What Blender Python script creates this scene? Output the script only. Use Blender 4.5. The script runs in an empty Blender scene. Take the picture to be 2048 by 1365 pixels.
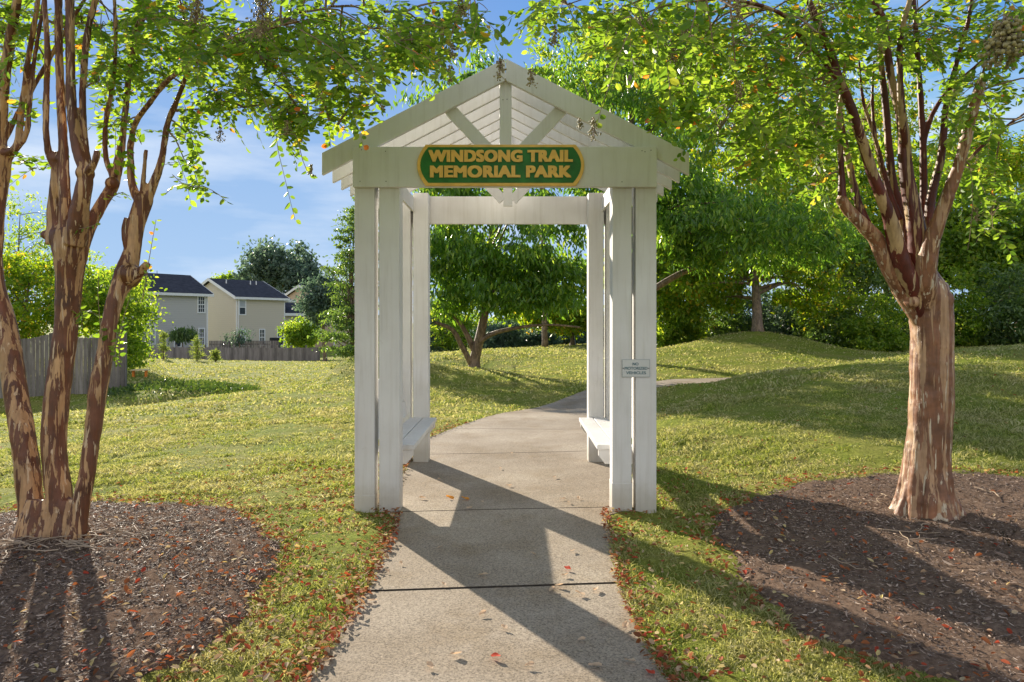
import bpy, math, random
import numpy as np
from mathutils import Vector, Matrix
random.seed(7); RNG = np.random.default_rng(11)
S = bpy.context.scene
COL = S.collection
R = math.radians
# ------------------------------------------------------------------ camera, world, sun, exposure
F = 1365.0; VX, VY = 1030.0, 643.0; CH = 1.35
cam_d = bpy.data.cameras.new("camera"); cam = bpy.data.objects.new("camera", cam_d); COL.objects.link(cam)
cam_d.sensor_width = 36; cam_d.lens = 36*F/2048; cam_d.clip_end = 2000; cam_d.clip_start = .05
cam.location = (0, 0, CH); cam.rotation_euler = (R(90), 0, 0)
cam_d.shift_x = -(VX-1024)/2048; cam_d.shift_y = -(682.5-VY)/2048
S.camera = cam
SUN = Vector((-.643, 1, .432)).normalized()
W = bpy.data.worlds.new("World"); S.world = W; W.use_nodes = True
wn = W.node_tree.nodes; wl = W.node_tree.links; wn.clear()
wo = wn.new('ShaderNodeOutputWorld'); wb = wn.new('ShaderNodeBackground'); wb.inputs[1].default_value = .1
sky = wn.new('ShaderNodeTexSky'); sky.sky_type = 'NISHITA'; sky.sun_disc = False
sky.sun_elevation = math.asin(SUN.z); sky.sun_rotation = math.atan2(SUN.x, SUN.y)
sky.air_density = 1.0; sky.dust_density = .15; sky.ozone_density = 3.0; sky.altitude = 300
tc = wn.new('ShaderNodeTexCoord'); mp = wn.new('ShaderNodeMapping'); mp.inputs['Scale'].default_value = (1, 1, 4.5)
nz = wn.new('ShaderNodeTexNoise'); nz.inputs['Scale'].default_value = 2.6; nz.inputs['Detail'].default_value = 7; nz.inputs['Roughness'].default_value = .55
cr = wn.new('ShaderNodeValToRGB'); cr.color_ramp.elements[0].position = .47; cr.color_ramp.elements[1].position = .74
cr.color_ramp.elements[0].color = (0, 0, 0, 1); cr.color_ramp.elements[1].color = (.75, .75, .75, 1)
hs = wn.new('ShaderNodeHueSaturation'); hs.inputs['Saturation'].default_value = 1.2; hs.inputs['Value'].default_value = 1
mx = wn.new('ShaderNodeMix'); mx.data_type = 'RGBA'; 
sx_ = wn.new('ShaderNodeSeparateXYZ'); wl.new(tc.outputs['Generated'], sx_.inputs[0])
def wramp(src, stops):
    q = wn.new('ShaderNodeValToRGB'); e = q.color_ramp.elements
    while len(e) < len(stops): e.new(.5)
    for i_, (p_, c_) in enumerate(stops): e[i_].position = p_; e[i_].color = (*c_, 1)
    wl.new(src, q.inputs[0]); return q.outputs[0]
def wmath(op, a, b):
    q = wn.new('ShaderNodeMath'); q.operation = op
    for i_, v_ in enumerate((a, b)):
        if hasattr(v_, 'links'): wl.new(v_, q.inputs[i_])
        else: q.inputs[i_].default_value = v_
    return q.outputs[0]
# thin cloud ahead, heavier bright cloud added unseen behind the camera to lift shade
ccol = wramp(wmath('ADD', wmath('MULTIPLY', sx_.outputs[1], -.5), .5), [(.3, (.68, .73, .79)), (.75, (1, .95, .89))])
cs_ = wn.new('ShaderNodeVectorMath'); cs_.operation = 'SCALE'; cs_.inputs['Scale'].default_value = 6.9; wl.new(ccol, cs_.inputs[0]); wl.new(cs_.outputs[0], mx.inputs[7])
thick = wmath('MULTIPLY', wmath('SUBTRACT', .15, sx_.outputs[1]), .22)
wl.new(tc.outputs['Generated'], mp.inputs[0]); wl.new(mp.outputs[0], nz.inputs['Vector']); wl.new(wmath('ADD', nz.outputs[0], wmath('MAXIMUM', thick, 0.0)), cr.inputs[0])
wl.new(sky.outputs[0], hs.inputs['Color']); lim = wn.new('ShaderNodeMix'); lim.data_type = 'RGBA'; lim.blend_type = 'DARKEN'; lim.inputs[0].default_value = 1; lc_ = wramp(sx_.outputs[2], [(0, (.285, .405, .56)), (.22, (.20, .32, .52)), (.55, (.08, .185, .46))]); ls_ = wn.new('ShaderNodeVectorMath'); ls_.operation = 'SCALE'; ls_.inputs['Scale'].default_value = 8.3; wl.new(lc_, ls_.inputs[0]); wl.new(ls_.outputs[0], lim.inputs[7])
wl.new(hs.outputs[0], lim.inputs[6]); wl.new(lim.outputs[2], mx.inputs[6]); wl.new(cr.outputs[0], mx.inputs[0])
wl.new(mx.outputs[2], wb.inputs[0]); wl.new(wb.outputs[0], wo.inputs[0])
sd = bpy.data.lights.new("sun", 'SUN'); sd.energy = 4.9; sd.angle = R(.5); sd.color = (1, .9, .74)
so = bpy.data.objects.new("sun", sd); COL.objects.link(so); so.rotation_euler = (-SUN).to_track_quat('-Z', 'Y').to_euler()
S.view_settings.view_transform = 'Standard'; S.view_settings.look = 'None'; S.view_settings.exposure = 1.0; S.view_settings.gamma = 1
S.cycles.max_bounces = 7; S.cycles.diffuse_bounces = 5; S.cycles.glossy_bounces = 2; S.cycles.transmission_bounces = 4
S.cycles.use_denoising = True; S.cycles.sample_clamp_indirect = 6
try: S.cycles.denoiser = 'OPENIMAGEDENOISE'
except Exception: pass

# ------------------------------------------------------------------ helpers
def P(px, py, Y): return Vector(((px-VX)/F*Y, Y, CH-(py-VY)/F*Y))
def tag(o, label=None, cat=None, group=None, kind=None):
    if label: o['label'] = label
    if cat: o['category'] = cat
    if group: o['group'] = group
    if kind: o['kind'] = kind
    return o
def empty(name, loc=(0, 0, 0), label=None, cat=None, group=None, rz=0):
    o = bpy.data.objects.new(name, None); COL.objects.link(o); o.location = loc; o.rotation_euler = (0, 0, rz)
    o.empty_display_size = .2
    return tag(o, label, cat, group)
def link(name, me, mat, parent=None, world=True):
    o = bpy.data.objects.new(name, me); COL.objects.link(o)
    if mat is not None: me.materials.append(mat)
    if parent is not None:
        o.parent = parent
        if world:   # mesh data given in world coordinates: cancel the parent chain
            m = Matrix.Identity(4); p = parent
            while p is not None:
                m = p.matrix_basis_cache @ m if hasattr(p, 'matrix_basis_cache') else basis(p) @ m
                p = p.parent
            o.matrix_basis = m.inverted()
    return o
def basis(o): return Matrix.LocRotScale(o.location, o.rotation_euler, o.scale)
def npmesh(name, V, Fc, smooth=False):
    V = np.ascontiguousarray(V, dtype=np.float32).reshape(-1, 3); Fc = np.ascontiguousarray(Fc, dtype=np.int32)
    k = Fc.shape[1]; me = bpy.data.meshes.new(name)
    me.vertices.add(len(V)); me.vertices.foreach_set('co', V.ravel())
    me.loops.add(Fc.size); me.loops.foreach_set('vertex_index', Fc.ravel())
    me.polygons.add(len(Fc)); me.polygons.foreach_set('loop_start', np.arange(len(Fc), dtype=np.int32)*k)
    me.polygons.foreach_set('use_smooth', np.full(len(Fc), smooth, dtype=bool))
    me.update(calc_edges=True); return me
class MB:
    """collects boxes, prisms and tubes and links them as one mesh object"""
    def __init__(s): s.v = []; s.f = []
    def add(s, v, f):
        b = len(s.v); s.v += [tuple(x) for x in v]; s.f += [tuple(i+b for i in q) for q in f]; return s
    def box(s, x0, x1, y0, y1, z0, z1):
        v = [(x0,y0,z0),(x1,y0,z0),(x1,y1,z0),(x0,y1,z0),(x0,y0,z1),(x1,y0,z1),(x1,y1,z1),(x0,y1,z1)]
        return s.add(v, [(0,3,2,1),(4,5,6,7),(0,1,5,4),(1,2,6,5),(2,3,7,6),(3,0,4,7)])
    def prism(s, poly, d0, d1):      # poly in x,z ; extruded from y=d0 to y=d1
        n = len(poly); v = [(x, d0, z) for x, z in poly]+[(x, d1, z) for x, z in poly]
        a = sum(poly[i][0]*poly[(i+1)%n][1]-poly[(i+1)%n][0]*poly[i][1] for i in range(n))
        f = [tuple(range(n)), tuple(range(2*n-1, n-1, -1))]+[(i, i+n, (i+1)%n+n, (i+1)%n) for i in range(n)]
        if a < 0: f = [tuple(reversed(q)) for q in f]
        return s.add(v, f)
    def tube(s, pts, rad, seg=8, cap=True):
        V, Q = tube_np(np.array(pts, float), np.array(rad, float), seg)
        s.add(V.tolist(), Q.tolist())
        if cap:
            n = len(s.v); s.f.append(tuple(range(n-seg, n))); s.f.append(tuple(range(n-len(V)+seg-1, n-len(V)-1, -1)))
        return s
    def build(s, name, mat, parent=None, bevel=0, smooth=False, M=None):
        me = bpy.data.meshes.new(name)
        v = s.v if M is None else [M @ Vector(q) for q in s.v]
        me.from_pydata(v, [], s.f)
        if smooth: me.polygons.foreach_set('use_smooth', [True]*len(me.polygons))
        me.update(); o = link(name, me, mat, parent)
        if bevel:
            b = o.modifiers.new('b', 'BEVEL'); b.width = bevel; b.segments = 2; b.limit_method = 'ANGLE'
        return o
def tube_np(pts, rad, seg, lump=0, seed=0):
    n = len(pts); T = np.gradient(pts, axis=0); T /= np.linalg.norm(T, axis=1)[:, None]+1e-9
    ref = np.array([0, 0, 1.]) if abs(T[0][2]) < .9 else np.array([1., 0, 0])
    A = np.zeros_like(pts); a = np.cross(T[0], ref); a /= np.linalg.norm(a)
    for i in range(n):
        a = a-T[i]*np.dot(a, T[i]); a /= np.linalg.norm(a)+1e-9; A[i] = a
    B = np.cross(T, A); th = np.arange(seg)*2*math.pi/seg
    r = np.repeat(np.array(rad)[:, None], seg, 1)
    if lump:
        rg = np.random.default_rng(seed); L = np.cumsum(np.r_[0, np.linalg.norm(np.diff(pts, axis=0), axis=1)])
        for k in range(1, 6):
            ph, w, am = rg.uniform(0, 6.28), rg.uniform(-2.2, 2.2), rg.uniform(.4, 1)/k**.7
            r *= 1+lump*am*np.sin(k*th[None, :]+ph+w*L[:, None]*k*.8+.6*np.sin(L[:, None]*rg.uniform(3, 9)))
    V = pts[:, None, :]+r[..., None]*(np.cos(th)[None, :, None]*A[:, None, :]+np.sin(th)[None, :, None]*B[:, None, :])
    i = np.arange(n-1)[:, None]*seg; j = np.arange(seg)[None, :]; j2 = (j+1) % seg
    Q = np.stack([i+j, i+j2, i+seg+j2, i+seg+j], -1).reshape(-1, 4)
    return V.reshape(-1, 3), Q
def smooth_path(pts, rad, step=.04):
    """Catmull-Rom resample"""
    p = np.array([list(q) for q in pts], float); r = np.array(rad, float)
    if len(p) < 3: 
        n = max(2, int(np.linalg.norm(p[-1]-p[0])/step)); t = np.linspace(0, 1, n)[:, None]
        return p[0]*(1-t)+p[-1]*t, np.interp(t[:, 0], [0, 1], [r[0], r[-1]])
    e = np.vstack([2*p[0]-p[1], p, 2*p[-1]-p[-2]]); out = []; ro = []
    for i in range(1, len(e)-2):
        a, b, c, d = e[i-1:i+3]; n = max(2, int(np.linalg.norm(c-b)/step))
        for t in np.arange(n)/n:
            out.append(.5*((2*b)+(c-a)*t+(2*a-5*b+4*c-d)*t*t+(-a+3*b-3*c+d)*t**3)); ro.append(r[i-1]*(1-t)+r[i]*t)
    out.append(p[-1]); ro.append(r[-1]); return np.array(out), np.array(ro)
class TB:
    """numpy tube collector"""
    def __init__(s): s.V = []; s.Q = []; s.n = 0
    def add(s, V, Q): s.V.append(V); s.Q.append(Q+s.n); s.n += len(V)
    def tube(s, pts, rad, seg=6, lump=0, seed=0): s.add(*tube_np(np.array(pts, float), np.array(rad, float), seg, lump, seed))
    def closed(s, pts, rad, seg=6, lump=0, seed=0):
        pts = np.array(pts, float); rad = np.array(rad, float)
        a = pts[0]+(pts[0]-pts[1])*.01; b = pts[-1]+(pts[-1]-pts[-2])*.01
        s.tube(np.vstack([a, pts, b]), np.r_[1e-4, rad, 1e-4], seg, lump, seed)
    def build(s, name, mat, parent=None, smooth=True):
        return link(name, npmesh(name, np.vstack(s.V), np.vstack(s.Q), smooth), mat, parent)
def nrm(a): return a/(np.linalg.norm(a, axis=-1, keepdims=True)+1e-9)
def leaf_geo(Pt, D, N, L, Wd, fold=.15, curl=.1):
    """folded ovate leaves: six vertices and two quads each"""
    D = nrm(D); N = nrm(N-D*np.sum(N*D, -1, keepdims=True)); Sd = np.cross(D, N); n = len(Pt)
    L = np.broadcast_to(L, (n,))[:, None]; Wd = np.broadcast_to(Wd, (n,))[:, None]; curl = np.broadcast_to(curl, (n,))[:, None]
    V = np.stack([Pt, Pt+D*L*.28+Sd*Wd*.48+N*fold*Wd, Pt+D*L*.68+Sd*Wd*.42+N*(fold*Wd-curl*L*.4),
                  Pt+D*L-N*curl*L, Pt+D*L*.68-Sd*Wd*.42+N*(fold*Wd-curl*L*.4), Pt+D*L*.28-Sd*Wd*.48+N*fold*Wd], 1)
    b = (np.arange(n)*6)[:, None]
    Q = np.concatenate([b+np.array([0, 5, 4, 3]), b+np.array([0, 3, 2, 1])], 0)
    return V.reshape(-1, 3), Q
def rvec(n, rg=RNG): return nrm(rg.normal(size=(n, 3)))

# ------------------------------------------------------------------ materials
def new_mat(name):
    m = bpy.data.materials.new(name); m.use_nodes = True; nt = m.node_tree; nt.nodes.clear()
    out = nt.nodes.new('ShaderNodeOutputMaterial'); bs = nt.nodes.new('ShaderNodeBsdfPrincipled'); nt.links.new(bs.outputs[0], out.inputs[0])
    return m, nt, bs, out
def ramp(nt, fac, stops, interp='LINEAR'):
    r = nt.nodes.new('ShaderNodeValToRGB'); r.color_ramp.interpolation = interp; e = r.color_ramp.elements
    while len(e) < len(stops): e.new(.5)
    for i, (p, c) in enumerate(stops): e[i].position = p; e[i].color = (*c, 1)
    nt.links.new(fac, r.inputs[0]); return r.outputs[0]
def noise(nt, scale, detail=4, rough=.55, vec=None, sc=None, dist=0):
    n = nt.nodes.new('ShaderNodeTexNoise'); n.inputs['Scale'].default_value = scale; n.inputs['Detail'].default_value = detail
    n.inputs['Roughness'].default_value = rough; n.inputs['Distortion'].default_value = dist
    t = nt.nodes.new('ShaderNodeTexCoord'); src = vec or t.outputs['Object']
    if sc:
        mp = nt.nodes.new('ShaderNodeMapping'); mp.inputs['Scale'].default_value = sc; nt.links.new(src, mp.inputs[0]); src = mp.outputs[0]
    nt.links.new(src, n.inputs['Vector']); return n.outputs[0]
def mixc(nt, fac, a, b, mode='MIX'):
    m = nt.nodes.new('ShaderNodeMix'); m.data_type = 'RGBA'; m.blend_type = mode
    for i, q in ((0, fac), (6, a), (7, b)):
        if hasattr(q, 'links'): nt.links.new(q, m.inputs[i])
        else: m.inputs[i].default_value = q if i == 0 else (*q, 1)
    return m.outputs[2]
def bump(nt, bs, h, st=.3, dist=.01):
    b = nt.nodes.new('ShaderNodeBump'); b.inputs['Strength'].default_value = st; b.inputs['Distance'].default_value = dist
    nt.links.new(h, b.inputs['Height']); nt.links.new(b.outputs[0], bs.inputs['Normal']); return b
def plain(name, col, rough=.6, var=.12, scale=6, metal=0):
    m, nt, bs, o = new_mat(name); n = noise(nt, scale, 5)
    c = ramp(nt, n, [(.3, tuple(x*(1-var) for x in col)), (.7, tuple(min(1, x*(1+var)) for x in col))])
    nt.links.new(c, bs.inputs['Base Color']); bs.inputs['Roughness'].default_value = rough; bs.inputs['Metallic'].default_value = metal; bs.inputs['Specular IOR Level'].default_value = .3 if rough < .5 else .12
    return m
def leafmat(name, cols, trans=.45, tcol=None, rough=.42, spec=.5):
    """cols: stops over random-per-island"""
    m, nt, bs, out = new_mat(name); g = nt.nodes.new('ShaderNodeNewGeometry')
    c = ramp(nt, g.outputs['Random Per Island'], cols)
    nt.links.new(c, bs.inputs['Base Color']); bs.inputs['Roughness'].default_value = rough; bs.inputs['Specular IOR Level'].default_value = spec
    tr = nt.nodes.new('ShaderNodeBsdfTranslucent'); ms = nt.nodes.new('ShaderNodeMixShader'); ms.inputs[0].default_value = trans
    tcn = mixc(nt, 1.0, c, tcol or (2.2, 2.1, 1.0), 'MULTIPLY')
    nt.links.new(tcn, tr.inputs[0]); nt.links.new(bs.outputs[0], ms.inputs[1]); nt.links.new(tr.outputs[0], ms.inputs[2]); nt.links.new(ms.outputs[0], out.inputs[0])
    return m
def m_white():
    m, nt, bs, o = new_mat('white_paint'); n = noise(nt, 2.2, 5); g = noise(nt, 30, 6, .6, sc=(1, 1, .06))
    c = ramp(nt, n, [(.3, (.62, .60, .575)), (.6, (.72, .71, .695)), (.8, (.76, .75, .74))])
    d = ramp(nt, noise(nt, 9, 8, .7), [(.66, (1, 1, 1)), (.80, (.80, .77, .72))])
    tt = nt.nodes.new('ShaderNodeTexCoord'); sp = nt.nodes.new('ShaderNodeSeparateXYZ'); nt.links.new(tt.outputs['Object'], sp.inputs[0])
    ad = nt.nodes.new('ShaderNodeMath'); ad.operation = 'MULTIPLY_ADD'; ad.inputs[1].default_value = -.16; nt.links.new(noise(nt, 14, 7, .65), ad.inputs[0]); nt.links.new(sp.outputs[2], ad.inputs[2])
    foot_ = ramp(nt, ad.outputs[0], [(-0.0, (.80, .77, .70)), (.14, (1, 1, 1))])   # soil splash on the post feet
    gr = ramp(nt, g, [(.30, (.90, .89, .87)), (.5, (1, 1, 1))])
    cc_ = mixc(nt, 1, mixc(nt, 1, mixc(nt, 1, c, d, 'MULTIPLY'), foot_, 'MULTIPLY'), gr, 'MULTIPLY')
    nt.links.new(cc_, bs.inputs['Base Color']); bs.inputs['Roughness'].default_value = .5
    bump(nt, bs, g, .4, .005); return m
WHITE = m_white()
def m_concrete():
    m, nt, bs, o = new_mat('concrete'); t = nt.nodes.new('ShaderNodeTexCoord')
    big = ramp(nt, noise(nt, .8, 6, .6), [(.3, (.25, .195, .135)), (.5, (.34, .28, .215)), (.7, (.43, .365, .285))])
    fine = ramp(nt, noise(nt, 120, 3, .7), [(.3, (.38, .36, .33)), (.5, (1, 1, 1)), (.7, (1.5, 1.47, 1.42))])
    v = nt.nodes.new('ShaderNodeTexVoronoi'); v.inputs['Scale'].default_value = 42; nt.links.new(t.outputs['Object'], v.inputs['Vector'])
    sp = ramp(nt, v.outputs['Distance'], [(.0, (1, 1, 1)), (.10, (.0, .0, .0))]); 
    st = ramp(nt, noise(nt, 2.3, 5, .65), [(.5, (1, 1, 1)), (.75, (.78, .72, .62))])
    c = mixc(nt, 1, mixc(nt, 1, big, fine, 'MULTIPLY'), st, 'MULTIPLY')
    sel = nt.nodes.new('ShaderNodeMath'); sel.operation = 'MULTIPLY'; nt.links.new(sp, sel.inputs[0])
    rr = ramp(nt, v.outputs['Color'], [(.55, (0, 0, 0)), (.6, (1, 1, 1))]); nt.links.new(rr, sel.inputs[1])
    c = mixc(nt, sel.outputs[0], c, (.62, .58, .52)); nt.links.new(c, bs.inputs['Base Color'])
    v2 = nt.nodes.new('ShaderNodeTexVoronoi'); v2.inputs['Scale'].default_value = 15; nt.links.new(t.outputs['Object'], v2.inputs['Vector'])
    pit = ramp(nt, v2.outputs['Distance'], [(.05, (0, 0, 0)), (.11, (1, 1, 1))])
    hh = mixc(nt, .5, noise(nt, 90, 5, .7), pit)
    bs.inputs['Roughness'].default_value = .85; bs.inputs['Specular IOR Level'].default_value = .15; bump(nt, bs, hh, .5, .006); return m
CONC = m_concrete()
def m_ground():
    m, nt, bs, o = new_mat('lawn_soil'); a = noise(nt, 1.1, 5, .6); b = noise(nt, 26, 6, .75)
    c1 = ramp(nt, b, [(.25, (.08, .10, .015)), (.5, (.19, .23, .03)), (.75, (.33, .36, .06))])
    c2 = ramp(nt, b, [(.25, (.12, .11, .03)), (.5, (.26, .25, .06)), (.75, (.40, .37, .12))])
    f = ramp(nt, a, [(.42, (0, 0, 0)), (.62, (1, 1, 1))])
    nt.links.new(mixc(nt, f, c1, c2), bs.inputs['Base Color']); bs.inputs['Roughness'].default_value = .9; bs.inputs['Specular IOR Level'].default_value = .05
    bump(nt, bs, b, .8, .04); return m
GROUND = m_ground()
def m_grass():
    m, nt, bs, out = new_mat('grass_blades'); g = nt.nodes.new('ShaderNodeNewGeometry')
    gc = ramp(nt, g.outputs['Random Per Island'], [(0, (.10, .15, .02)), (.35, (.20, .27, .035)), (.7, (.34, .38, .07)), (1, (.48, .46, .16))])
    sc = ramp(nt, g.outputs['Random Per Island'], [(0, (.18, .18, .06)), (.4, (.37, .34, .15)), (.8, (.54, .48, .27)), (1, (.64, .57, .38))])
    f = ramp(nt, noise(nt, 1.3, 9, .78), [(.38, (0, 0, 0)), (.58, (1, 1, 1))])
    c = mixc(nt, f, gc, sc); nt.links.new(c, bs.inputs['Base Color']); bs.inputs['Roughness'].default_value = .6; bs.inputs['Specular IOR Level'].default_value = .25
    tr = nt.nodes.new('ShaderNodeBsdfTranslucent'); nt.links.new(mixc(nt, 1., c, (1.5, 1.5, .9), 'MULTIPLY'), tr.inputs[0])
    ms = nt.nodes.new('ShaderNodeMixShader'); ms.inputs[0].default_value = .4
    nt.links.new(bs.outputs[0], ms.inputs[1]); nt.links.new(tr.outputs[0], ms.inputs[2]); nt.links.new(ms.outputs[0], out.inputs[0]); return m
GRASS = m_grass()
def m_mulch(name, k=1):
    m, nt, bs, o = new_mat(name); g = nt.nodes.new('ShaderNodeNewGeometry')
    if k: c = ramp(nt, g.outputs['Random Per Island'], [(0, (.06, .043, .034)), (.5, (.19, .135, .105)), (.85, (.38, .285, .225)), (1, (.5, .39, .31))])
    else: c = ramp(nt, noise(nt, 35, 8, .75), [(.3, (.08, .052, .038)), (.55, (.19, .13, .095)), (.75, (.32, .23, .17))])
    nt.links.new(c, bs.inputs['Base Color']); bs.inputs['Roughness'].default_value = .55; bs.inputs['Specular IOR Level'].default_value = .05 if k else 0
    if not k: bump(nt, bs, noise(nt, 55, 8, .8), .5, .012)
    return m
def m_bark(name, tan, red, cream, zs=.22, cut=.5, sc=9, creamcut=.66, base=0):
    m, nt, bs, o = new_mat(name)
    n1 = noise(nt, sc, 8, .58, sc=(1, 1, zs), dist=.35); n2 = noise(nt, sc*1.3, 6, .55, sc=(1.3, 1.3, zs*1.2), dist=.3); st = noise(nt, 60, 4, .6, sc=(1, 1, .07))
    a = ramp(nt, n1, [(cut-.012, (0, 0, 0)), (cut+.012, (1, 1, 1))]); b = ramp(nt, n2, [(creamcut-.012, (0, 0, 0)), (creamcut+.012, (1, 1, 1))])
    tv = ramp(nt, noise(nt, 5, 5, .6), [(.3, tuple(x*.72 for x in tan)), (.7, tuple(x*1.2 for x in tan))])
    rv = ramp(nt, noise(nt, 7, 5, .6), [(.3, tuple(x*.6 for x in red)), (.7, tuple(x*1.5 for x in red))])
    c = mixc(nt, b, mixc(nt, a, tv, rv), cream)
    if base:   # worn pale bark on the root flare
        tt = nt.nodes.new('ShaderNodeTexCoord'); sp = nt.nodes.new('ShaderNodeSeparateXYZ'); nt.links.new(tt.outputs['Object'], sp.inputs[0])
        ad = nt.nodes.new('ShaderNodeMath'); ad.operation = 'MULTIPLY_ADD'; ad.inputs[1].default_value = .75; nt.links.new(noise(nt, 9, 6, .6, sc=(1, 1, .5)), ad.inputs[0]); nt.links.new(sp.outputs[2], ad.inputs[2])
        c = mixc(nt, ramp(nt, ad.outputs[0], [(base, (1, 1, 1)), (base+.03, (0, 0, 0))]), c, (.60, .50, .37))
    c = mixc(nt, 1, c, ramp(nt, st, [(.3, (.72, .7, .68)), (.6, (1.08, 1.08, 1.08))]), 'MULTIPLY')
    nt.links.new(c, bs.inputs['Base Color']); bs.inputs['Roughness'].default_value = .5
    h = mixc(nt, .5, st, mixc(nt, 1, a, b, 'ADD')); bump(nt, bs, h, .55, .008); return m
BARK_L = m_bark('mottled_bark', (.46, .27, .125), (.125, .042, .016), (.60, .44, .28), .12, .48, 28, .63)
BARK_R = m_bark('smooth_bark', (.46, .275, .15), (.22, .095, .045), (.64, .53, .38), .075, .475, 26, .61, .47)
BARK_T = m_bark('limb_bark', (.44, .29, .14), (.10, .016, .008), (.52, .38, .22), .12, .465, 13, .68)
BARK_G = m_bark('grey_limb_bark', (.30, .23, .18), (.20, .12, .09), (.42, .34, .27), .12, .56, 12, .7)
BARK_D = m_bark('rough_bark', (.25, .17, .11), (.13, .085, .055), (.34, .26, .18), .3, .5, 16, .66)

# ------------------------------------------------------------------ terrain
CP = []
for x, y in [(-6,1),(-3,1),(0,0),(3,1),(6,1),(-1,3),(1,3),(0,5),(-1.2,6),(1,6),(0,7.5),(-2.6,3.6),(2.8,4.2),(-3,6),(-5,4),(4.5,3),(-.8,8.5),(.2,9.5),(1.2,8.8),(1.6,11),(1.2,12.5)]:
    CP.append((x, y, 0.))
for px, py, Y in [(150,828,12),(-150,840,11),(450,800,14),(640,768,17),(760,760,15),(248,781,21.5),(0,797,20),(-250,810,18.5),(330,790,18.5),(150,850,9.5),(560,764,24),(640,745,30),(450,738,33),
                  (330,735,32),(250,722,52),(450,722,52),(640,722,52),(300,716,46),(560,735,38),(860,720,24),(860,708,32),(950,739,17.6),(1010,700,32),(1100,695,34),(1170,690,38),(1130,760,15),
                  (1230,745,17),(1200,716,24),(1330,695,21),(1420,694,22),(1515,687,24),(1400,768,11),(1500,751,11.6),(1600,738,12),(1800,715,12.6),(2048,693,13),(2300,680,13),
                  (1700,850,7.5),(1400,850,7.8),(2000,900,6.2),(2200,880,6.4),(1650,712,20),(1750,708,24),(1600,702,30),(1900,695,24),(2100,690,24),(1300,700,32),(1480,743,16.3),(1314,752,15.6)]:
    p = P(px, py, Y); CP.append(tuple(p))
for x, y, z in [(2.,14,.05),(4.2,14.6,.06),(3.5,13.2,.06),(5,14.6,.09),(7,15.2,.1),(5,15.6,.08),(9,15.6,.2),(3.3,10.9,.29),(3.6,11.5,.33),(4.4,11.4,.45),(-60,80,-2.2),(-30,80,-2.1),(0,80,-.2),(40,80,.4),(80,60,.6),(-60,30,-1.5),(40,20,1.3),(-20,0,-.6),(20,0,.6),(0,-15,0),(-25,15,-1.2),(20,40,.5),(-100,200,-3),(100,200,1),(0,250,0),(-5.2,17,-1.25),(-8,17.5,-1.5),(-14,17,-1.5),(-3.6,20,-1.15),(-6.5,19.5,-1.35)]:
    CP.append((x, y, z))
CP = np.array(CP)
def _phi(r): return np.where(r > 1e-6, r*r*np.log(r+1e-9), 0)
_n = len(CP); _K = _phi(np.linalg.norm(CP[:, None, :2]-CP[None, :, :2], axis=-1))+np.eye(_n)*.03
_A = np.block([[_K, np.c_[np.ones(_n), CP[:, :2]]], [np.c_[np.ones(_n), CP[:, :2]].T, np.zeros((3, 3))]])
_w = np.linalg.solve(_A, np.r_[CP[:, 2], 0, 0, 0])
PY = [-6,2.54,2.92,3.42,4.6,4.78,4.92,7.6,7.84,8.77,10.35,11.2,13.3,15.0,15.8,16.3,22]
PL = [-.80,-.787,-.76,-.746,-.79,-.82,-.99,-1.03,-1.02,-.73,-.14,.37,1.45,3.4,6.,10,16]
QY = [-6,2.54,2.92,3.5,4.7,4.86,4.98,7.5,9,10.5,12.3,13.4,14.2,14.7,20]
QR = [.62,.577,.546,.54,.63,.66,.97,.98,1.15,1.65,2.75,5.3,8.,11,16]
def pathL(y): return np.interp(y, PY, PL)
def pathR(y): return np.interp(y, QY, QR)
def tz(x, y, raw=False):
    x = np.atleast_1d(np.asarray(x, float)); y = np.atleast_1d(np.asarray(y, float)); out = np.empty(x.shape)
    xf, yf, of = x.ravel(), y.ravel(), np.empty(x.size)
    for i in range(0, x.size, 20000):
        a, b = xf[i:i+20000], yf[i:i+20000]
        r = np.hypot(a[:, None]-CP[None, :, 0], b[:, None]-CP[None, :, 1])
        of[i:i+20000] = _phi(r)@_w[:_n]+_w[_n]+_w[_n+1]*a+_w[_n+2]*b
    z = of.reshape(x.shape)+.42*np.exp(-(((x-8.6)/2.3)**2+((y-24)/2.6)**2))-.12*np.exp(-(((x-5.0)/1.8)**2+((y-20)/1.6)**2))-.25*np.exp(-(((x+9)/6)**2+((y-25)/3.5)**2))
    near = np.clip((8.5-y)/2, 0, 1)*np.clip((3.2-np.abs(x))/1.4, 0, 1); z = z*(1-near)
    if raw: return z
    d = np.minimum(x-pathL(y), pathR(y)-x); return z-.05*np.clip(d/.10+.3, 0, 1)*(y < 16.3)
def tz1(x, y): return float(tz(x, y, True)[0])
BEDS = [(-2.62, 3.62, [1.34,1.3,1.36,1.45,1.5,1.5,1.5,1.5,1.5,1.55,1.6,1.62]), (2.85, 3.95, [2.1,2.0,1.85,1.76,1.68,1.66,1.7,1.85,1.95,1.9,1.95,2.05])]
def bed_r(k, th):
    r = BEDS[k][2]; n = len(r); t = (np.asarray(th)/(2*math.pi)*n) % n
    base = np.interp(t, np.arange(n+1), r+[r[0]])
    return base+.03*np.sin(7*th+k)+.02*np.sin(17*th+1.3)+.015*np.sin(31*th)
def in_bed(x, y, pad=0):
    m = np.zeros(np.shape(x), bool)
    for k, (cx, cy, *_) in enumerate(BEDS):
        m |= np.hypot(x-cx, y-cy) < bed_r(k, np.arctan2(y-cy, x-cx))+pad
    return m
def on_path(x, y, pad=0): return (x > pathL(y)-pad) & (x < pathR(y)+pad) & (y < 16.3)
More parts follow.
